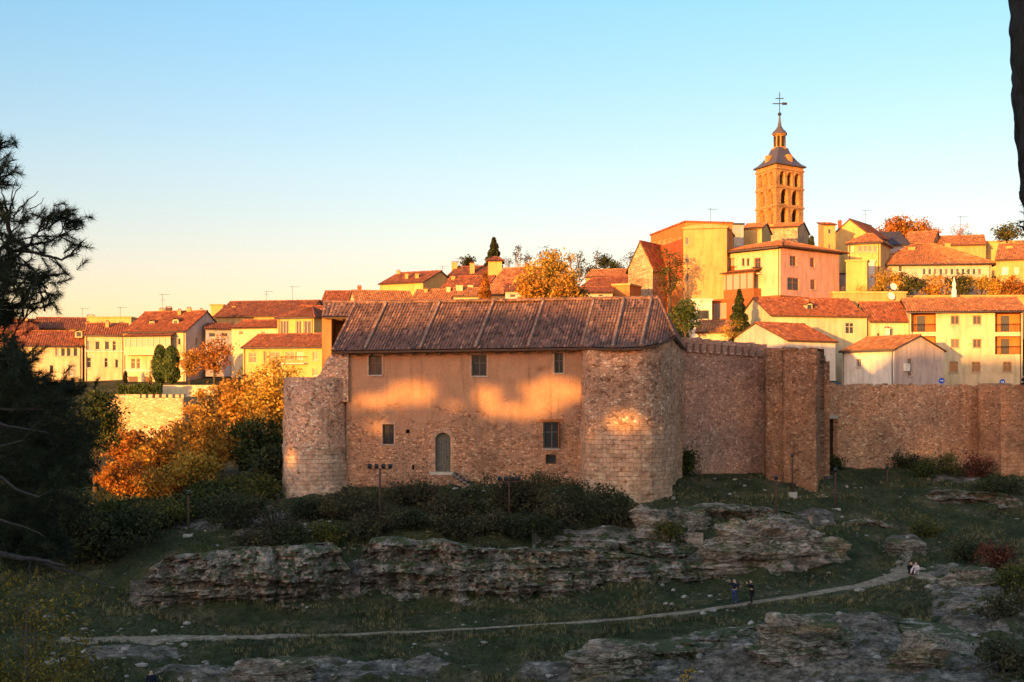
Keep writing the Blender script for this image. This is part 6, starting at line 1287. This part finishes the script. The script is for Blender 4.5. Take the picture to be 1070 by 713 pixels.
# right: rough trunk close to the camera
Yt = 5.5; tk = thing('tree_trunk', 'rough dark trunk close to the camera, cut by the right edge', 'tree', (PX(1108, Yt), Yt, -4)); P = []
edge = [(-60, 1056), (0, 1057.5), (50, 1058.5), (90, 1060), (130, 1064), (170, 1068), (215, 1071.5), (300, 1078), (420, 1082), (713, 1086), (1200, 1090)]
for yy in np.arange(-60, 1200, 3.0):
    xe = np.interp(yy, [e[0] for e in edge], [e[1] for e in edge]); z = PZ(yy, Yt); x0 = PX(xe, Yt); R = .2; cx = x0+R; row = []
    for k in range(73):
        a = 2*math.pi*k/72; f = noise.ridged_multi_fractal(Vector((math.cos(a)*4, math.sin(a)*4, z*2.2)), .8, 2.1, 4, 1, 2); r = R*(.97+.05*(f-1)) + .012*noise.noise(Vector((math.cos(a)*9, math.sin(a)*9, z*14))); row.append((cx+r*math.cos(a), Yt+r*math.sin(a), z))
    P.append(row)
mb = MB(); mb.grid(P[::-1]); mb.build('trunk', M['barkdark'], tk)
TF = []; mb = MB(); mb.tube([pt(1082, 245, Yt), pt(1074, 222, Yt), pt(1066, 207, Yt), pt(1065, 200, Yt)], [.012, .006, .004, .002], 5); 
for a, b_ in [(1068, 222), (1066, 232), (1070, 240), (1064, 240), (1069, 214), (1072, 228), (1067, 246), (1075, 236), (1062, 234)]: TF.append((pt(a, b_, Yt), Vector((-.7, 0, random.uniform(-.3, .5))).normalized()))
mb.tube([pt(1085, 250, Yt), pt(1072, 238, Yt), pt(1064, 236, Yt)], [.012, .006, .003], 5); mb.build('twig', M['barkdark'], tk); needles(TF, 30, .028, .0012, 'needles', M['needle'], tk)

# ------------------------------------------------------------------ cars and signs above the wall, people
def car(label, px_, Y, mat, yaw=0):
    x = PX(px_, Y); z = gmesh_z(x, Y); root = thing('parked_car', label, 'car', (x, Y, z), 'cars parked behind the long low wall'); prof = [(-2.05, .35), (-2.1, .75), (-1.9, .92), (-1.35, .98), (-.75, 1.42), (.55, 1.45), (1.2, 1.02), (1.95, .85), (2.1, .6), (2.05, .32)]
    mb = MB(); ys_ = [-.86, -.8, .8, .86]; P = [[(x+a*1.0, Y+yy*(1 if zz < 1 else .84), z+zz) for a, zz in prof] for yy in (-.86, .86)]; mb.grid(P, smooth=False); mb.face(P[0]); mb.face(P[1][::-1]); mb.build('body', mat, root)
    w = MB()
    for s_, i in ((-1, 0), (1, 1)): q = [(-1.15, .99), (-.68, 1.36), (.5, 1.38), (1.0, 1.03)]; pts_ = [(x+a, Y+s_*(.873 if zz < 1.1 else .735), z+zz) for a, zz in q]; w.face(pts_ if s_ < 0 else pts_[::-1])
    w.build('window', M['glass'], root)
    for ax in (-1.3, 1.3):
        for s_ in (-1, 1): t = MB(); t.tube([(x+ax, Y+s_*.7, z+.31), (x+ax, Y+s_*.9, z+.31)], .31, 14); wh = t.build('wheel', M['metal'], root)
car('dark car roof just showing above the wall below the cottage bare shrub', 867, 143, M['carpaint']); car('dark car roof showing above the wall left of the blue round sign', 997, 147, M['carpaint']); car('dark car roof showing above the wall between the two blue round signs', 1020, 147, M['carpaint'])
def sign(label, px_, py_, Y):
    c = pt(px_, py_, Y); z = gmesh_z(c.x, Y); root = thing('traffic_sign', label, 'traffic sign', (c.x, Y, z), 'blue round traffic signs'); m = MB(); m.tube([(c.x, Y+.04, z-.2), (c.x, Y+.04, c.z+.2)], .03, 6); m.build('pole', M['antenna'], root)
    m = MB(); m.tube([c+Vector((0, .02, 0)), c-Vector((0, .01, 0))], .3, 20); d = m.build('disc', M['signblue'], root); m = MB(); m.abox(c.x-.17, c.x+.06, Y-.016, Y-.013, c.z-.035, c.z+.035); m.face([(c.x+.05, Y-.014, c.z+.12), (c.x+.05, Y-.014, c.z-.12), (c.x+.2, Y-.014, c.z)]); m.build('arrow', M['whitepaint'], d)
sign('blue round traffic sign with white arrow above the wall, the larger-looking left one', 984, 398, 142); sign('blue round traffic sign above the wall beside the seated dark figure', 1047.5, 399.3, 150)

def skin_mesh(name, verts, edges, radii, mat, parent, sub=1):
    me = bpy.data.meshes.new(name); o0 = org(parent); me.from_pydata([tuple(Vector(v)-o0) for v in verts], edges, []); o = bpy.data.objects.new(name, me); link(o, parent); me.materials.append(mat)
    m = o.modifiers.new('Skin', 'SKIN'); sv = me.skin_vertices[0].data if me.skin_vertices else None
    if sv is None:
        me.attributes; import bmesh; bm = bmesh.new(); bm.from_mesh(me); bm.verts.layers.skin.verify(); bm.to_mesh(me); bm.free(); sv = me.skin_vertices[0].data
    for k, r in enumerate(radii): sv[k].radius = (r, r) if not hasattr(r, '__len__') else r; sv[k].use_root = (k == 0)
    m.use_smooth_shade = True; s = o.modifiers.new('Sub', 'SUBSURF'); s.levels = sub; s.render_levels = sub; return o
def person(label, base, yaw, J, top, legs, coat_len=0, hair=True, scale=1.0, hood=False):
    """J: joints in body space (x right of the figure as seen from behind, y forward, z up) at 1.74 m"""
    b = Vector(base); c, s = math.cos(yaw), math.sin(yaw); W = lambda p: b+Vector((p[0]*c-p[1]*s, p[0]*s+p[1]*c, p[2]))*scale
    root = thing('person', label, 'person', base); N = ['pelvis', 'chest', 'neck', 'head', 'crown', 'shL', 'elL', 'haL', 'shR', 'elR', 'haR', 'hipL', 'knL', 'anL', 'toL', 'hipR', 'knR', 'anR', 'toR', 'waist']
    E = [('pelvis', 'waist'), ('waist', 'chest'), ('chest', 'neck'), ('neck', 'head'), ('head', 'crown'), ('chest', 'shL'), ('shL', 'elL'), ('elL', 'haL'), ('chest', 'shR'), ('shR', 'elR'), ('elR', 'haR'), ('pelvis', 'hipL'), ('hipL', 'knL'), ('knL', 'anL'), ('anL', 'toL'), ('pelvis', 'hipR'), ('hipR', 'knR'), ('knR', 'anR'), ('anR', 'toR')]
    Rr = dict(pelvis=.13, waist=.115, chest=.14, neck=.055, head=.095, crown=.075, shL=.06, elL=.042, haL=.03, shR=.06, elR=.042, haR=.03, hipL=.09, knL=.058, anL=.04, toL=.035, hipR=.09, knR=.058, anR=.04, toR=.035)
    vs = [W(J[n]) for n in N]; es = [(N.index(a), N.index(b_)) for a, b_ in E]; rs = [Rr[n]*scale for n in N]
    for sd in ('L', 'R'):          # hands: palm and five fingers
        h = Vector(J['ha'+sd]); d = (h-Vector(J['el'+sd])).normalized(); sid = d.cross(Vector((0, 0, 1))).normalized() if abs(d.z) < .95 else Vector((1, 0, 0)); i = N.index('ha'+sd); vs.append(W(h+d*.07)); pi = len(vs)-1; es.append((i, pi)); rs.append(.028*scale)
        for q, (o_, l) in enumerate([(-.035, .065), (-.012, .08), (.012, .075), (.034, .06)]):
            vs.append(W(h+d*.07+sid*o_+d*.03)); es.append((pi, len(vs)-1)); rs.append(.01*scale); vs.append(W(h+d*(.1+l)+sid*o_*1.2+Vector((0, 0, -.02)))); es.append((len(vs)-2, len(vs)-1)); rs.append(.008*scale)
        vs.append(W(h+d*.03-sid*.05)); es.append((i, len(vs)-1)); rs.append(.011*scale); vs.append(W(h+d*.08-sid*.065)); es.append((len(vs)-2, len(vs)-1)); rs.append(.009*scale)
    body = skin_mesh('body', vs, es, rs, M['skin'], root, 1)
    def part(name, chain, rad, mat, extra=()):
        ids = []; V = []; R_ = []; E_ = []
        for ch in chain:
            prev = None
            for n, r in ch:
                if n not in ids: ids.append(n); V.append(W(J[n]) if isinstance(n, str) else W(n)); R_.append(r*scale)
                k = ids.index(n)
                if prev is not None: E_.append((prev, k))
                prev = k
        return skin_mesh(name, V, E_, R_, mat, root, 1)
    part('jacket' if coat_len < .3 else 'coat', [[('pelvis', .15), ('waist', .14), ('chest', .165), ('shL', .085), ('elL', .064), (tuple(Vector(J['elL']).lerp(Vector(J['haL']), .92)), .05)], [('chest', .165), ('shR', .085), ('elR', .064), (tuple(Vector(J['elR']).lerp(Vector(J['haR']), .92)), .05)], [('chest', .165), (tuple(Vector(J['chest']).lerp(Vector(J['neck']), .8)), .08)]]+([[('pelvis', .15), (tuple(Vector(J['pelvis'])+Vector((0, .0, -coat_len))), .2)]] if coat_len else []), 0, top)
    part('trousers', [[('pelvis', .14), ('hipL', .1), ('knL', .072), ('anL', .056)], [('pelvis', .14), ('hipR', .1), ('knR', .072), ('anR', .056)]], 0, legs)
    for sd in 'LR': part('shoe', [[('an'+sd, .05), ('to'+sd, .045)]], 0, M['black'])
    hd = Vector(J['head']); cr = Vector(J['crown'])
    part('hair', [[(tuple(hd+Vector((0, -.045, .0))), .09), (tuple(cr+Vector((0, -.015, .015))), .088)]], 0, M['hair'])
    f = MB(); 
    for sx in (-1, 1): q = W((hd.x+sx*.033, hd.y+.088, hd.z+.03)); f.lathe(q, [(.001, -.008), (.01, 0), (.001, .008)], 6)
    f.build('eyes', M['black'], body); f = MB(); q = W((hd.x, hd.y+.1, hd.z)); f.lathe(q-Vector((0, 0, .02)), [(.014, 0), (.016, .01), (.006, .04)], 6); f.build('nose', M['skin'], body)
    return root
ST = dict(pelvis=(0, 0, .95), waist=(0, .0, 1.1), chest=(0, .0, 1.33), neck=(0, .0, 1.5), head=(0, .02, 1.6), crown=(0, .01, 1.68), shL=(-.18, 0, 1.4), elL=(-.25, .02, 1.13), haL=(-.25, .1, .9), shR=(.18, 0, 1.4), elR=(.25, .02, 1.13), haR=(.25, .1, .9), hipL=(-.1, 0, .9), knL=(-.11, .02, .5), anL=(-.12, 0, .09), toL=(-.13, .16, .04), hipR=(.1, 0, .9), knR=(.11, .02, .5), anR=(.12, 0, .09), toR=(.13, .16, .04))
def onpath(px_, py_): p = hit(px_, py_); return (p.x, p.y, gmesh_z(p.x, p.y)+.03)
J = dict(ST); J.update(elL=(-.3, .12, 1.27), haL=(-.5, .34, 1.3), elR=(.34, .1, 1.3), haR=(.3, .18, 1.5), knL=(-.12, .05, .5), anL=(-.15, -.02, .09), toL=(-.17, .14, .04))
person('person in navy jacket and blue jeans on the path, one arm held out', onpath(767.5, 632.5), math.radians(155), {k: ((-v[0], v[1], v[2])) for k, v in J.items()} if False else J, M['navy'], M['denim'], scale=.99)
J = dict(ST); J.update(elL=(-.2, .2, 1.2), haL=(-.06, .3, 1.42), elR=(.2, .2, 1.2), haR=(.05, .32, 1.43), neck=(0, .03, 1.49), head=(0, .06, 1.58), crown=(0, .06, 1.66))
person('person in long black coat on the path holding hands up to the face', onpath(785.5, 633), math.radians(80), J, M['black'], M['black'], coat_len=.42, scale=.97)
SIT = dict(pelvis=(0, 0, .12), waist=(0, -.02, .28), chest=(0, .02, .5), neck=(0, .05, .66), head=(0, .08, .76), crown=(0, .08, .84), shL=(-.17, .02, .57), elL=(-.23, .12, .33), haL=(-.12, .32, .34), shR=(.17, .02, .57), elR=(.23, .12, .33), haR=(.12, .32, .34), hipL=(-.1, .06, .12), knL=(-.14, .42, .42), anL=(-.12, .6, .09), toL=(-.12, .76, .04), hipR=(.1, .06, .12), knR=(.14, .42, .42), anR=(.12, .6, .09), toR=(.12, .76, .04))
q = hit(952, 600); person('person in dark clothes sitting on the ground beside the trail', (q.x, q.y, gmesh_z(q.x, q.y)), math.radians(170), SIT, M['black'], M['black'])
q = hit(957.5, 601); person('person in pale pink clothes sitting on the ground beside the trail', (q.x, q.y, gmesh_z(q.x, q.y)), math.radians(140), SIT, M['pinkcloth'], M['pinkcloth'])
SW = dict(SIT); SW.update(knL=(-.12, .42, .1), anL=(-.12, .46, -.32), toL=(-.12, .62, -.36), knR=(.12, .42, .1), anR=(.12, .46, -.32), toR=(.12, .62, -.36))
person('dark figure sitting on top of the low wall at the right', (PX(1057, 133), 129.6, 1.6), 0, SW, M['black'], M['black'])
YB = min(np.arange(62, 76, .1), key=lambda Y: abs(gmesh_z(PX(158, Y), Y)-(PZ(699.5, Y)-1.7))); person('person in dark blue seen only head and shoulders at the bottom edge', (PX(158, YB), YB, gmesh_z(PX(158, YB), YB)), math.radians(200), ST, M['navy'], M['denim'], scale=.98)

# ------------------------------------------------------------------ wooded rise behind the viewer: unseen, crest and gaps cut to shape the light
def lit_patch(px_, py_, Y): return uw((PX(px_, Y), Y, PZ(py_, Y)))
patches = []
for a, b_, rx, ry, Y in [(440, 410, 30, 17, 119.3), (400, 419, 36, 11, 119.6), (392, 446, 12, 8, 119.6), (578, 410, 38, 18, 117.8), (545, 428, 44, 12, 118), (512, 414, 16, 12, 118.5), (655, 440, 24, 15, 111.8), (306, 478, 9, 14, 119), (620, 452, 8, 6, 113), (480, 425, 12, 6, 119)]:
    c = lit_patch(a, b_, Y); patches.append((c[0], c[1], rx/F*Y*.85, ry/F*Y*.75))
cp = [(372, 345, 122), (440, 342, 122), (500, 329, 123), (560, 328, 123), (610, 329, 122), (640, 350, 117), (690, 358, 115)]
CR = sorted([lit_patch(*q) for q in cp] + [(-76, 8.2), (-79, 5), (-83.5, 2.6), (-88, -1), (-92, -7), (-95, -9.5), (-130, -12), (-46.5, 11.9), (-43.5, 13.4), (-40, 14.1), (-30, 14), (-10, 13.5), (30, 13)])
cu = np.array([c[0] for c in CR]); cv = np.array([c[1] for c in CR])
def woods():
    n = 80000; u = rng.uniform(-112, 32, n); top = np.interp(u, cu, cv); low = np.interp(u, [-95, -84, -78, 30], [-14, -6, -3.2, -3.2]); t = rng.random(n); w = low+(top-low)*t; keep = np.ones(n, bool)
    w2 = w + .0; edge = np.array([.55*noise.noise(Vector((a*.8, 3, 0)))+.3*noise.noise(Vector((a*2.3, 7, 0))) for a in u]); keep &= (w < top+edge*.8-.15) & (top > low+.4)
    for pu, pw, ru, rw in patches:
        d = ((u-pu)/ru)**2+((w-pw)/rw)**2 + np.array([.75*noise.noise(Vector((a*.9, b_*1.1, 5)))+.4*noise.noise(Vector((a*2.6, b_*2.6, 9))) for a, b_ in zip(u, w)]); keep &= ~(rng.random(n) < np.clip(1.9-1.15*d, 0, 1))
    keep |= False
    s = rng.uniform(-66, -58, n); x = u*NH[0]+s*DH[0]; y = u*NH[1]+s*DH[1]; z = w-TE*s; C = np.stack([x, y, z], 1)[keep]
    o = np_obj('woodland', leafset(C, .42, asp=.8), 4, M['lf_wood']); tag(o, 'unseen wood on the rise behind the viewer, shaped to shade the slope and let sun patches through', 'wood', kind='stuff')
woods()

# ------------------------------------------------------------------ light, sky, camera
sun = bpy.data.lights.new('sun', 'SUN'); sun.energy = SUN_ENERGY; sun.angle = math.radians(.5); sun.color = SUN_COLOR; so = bpy.data.objects.new('sun', sun); link(so)
d = Vector((DH[0]*math.cos(SUN_E), DH[1]*math.cos(SUN_E), -math.sin(SUN_E))); so.rotation_euler = d.to_track_quat('-Z', 'Y').to_euler()
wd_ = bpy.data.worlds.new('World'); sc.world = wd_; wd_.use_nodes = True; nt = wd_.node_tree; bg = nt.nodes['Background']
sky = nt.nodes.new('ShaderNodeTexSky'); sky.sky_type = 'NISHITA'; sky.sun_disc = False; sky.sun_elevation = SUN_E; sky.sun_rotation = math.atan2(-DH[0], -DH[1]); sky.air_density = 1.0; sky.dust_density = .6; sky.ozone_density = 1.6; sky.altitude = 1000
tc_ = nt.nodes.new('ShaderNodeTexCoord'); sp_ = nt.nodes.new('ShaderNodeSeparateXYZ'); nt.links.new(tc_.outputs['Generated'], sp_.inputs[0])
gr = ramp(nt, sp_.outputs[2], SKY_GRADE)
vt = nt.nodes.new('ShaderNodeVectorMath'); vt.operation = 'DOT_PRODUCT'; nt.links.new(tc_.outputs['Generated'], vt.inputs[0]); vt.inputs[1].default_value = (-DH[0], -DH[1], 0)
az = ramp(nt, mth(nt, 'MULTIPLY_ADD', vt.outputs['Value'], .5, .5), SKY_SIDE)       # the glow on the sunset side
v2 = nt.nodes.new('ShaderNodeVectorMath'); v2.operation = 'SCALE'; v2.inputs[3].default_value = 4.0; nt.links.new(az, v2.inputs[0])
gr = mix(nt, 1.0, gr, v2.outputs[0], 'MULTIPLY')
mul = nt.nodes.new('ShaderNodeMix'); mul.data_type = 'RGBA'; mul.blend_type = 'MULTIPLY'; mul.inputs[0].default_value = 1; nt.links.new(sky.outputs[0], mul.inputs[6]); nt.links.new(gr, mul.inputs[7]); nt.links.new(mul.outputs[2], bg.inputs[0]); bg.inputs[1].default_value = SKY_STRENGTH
cam = bpy.data.cameras.new('camera'); co = bpy.data.objects.new('camera', cam); link(co); sc.camera = co; co.location = (0, 0, 0); co.rotation_euler = (math.pi/2, 0, 0)
cam.sensor_width = 36; cam.lens = 36*F/1070; cam.shift_y = (356.5-HY)/1070*-1*-1; cam.clip_end = 12000; cam.clip_start = .1
cam.shift_y = (HY-356.5)/1070
sc.view_settings.view_transform = 'Standard'; sc.view_settings.look = 'None'; sc.view_settings.exposure = EXPOSURE; sc.view_settings.gamma = 1
sc.cycles.max_bounces = 6; sc.cycles.transparent_max_bounces = 4; sc.cycles.use_denoising = True; sc.cycles.diffuse_bounces = 3; sc.cycles.glossy_bounces = 2
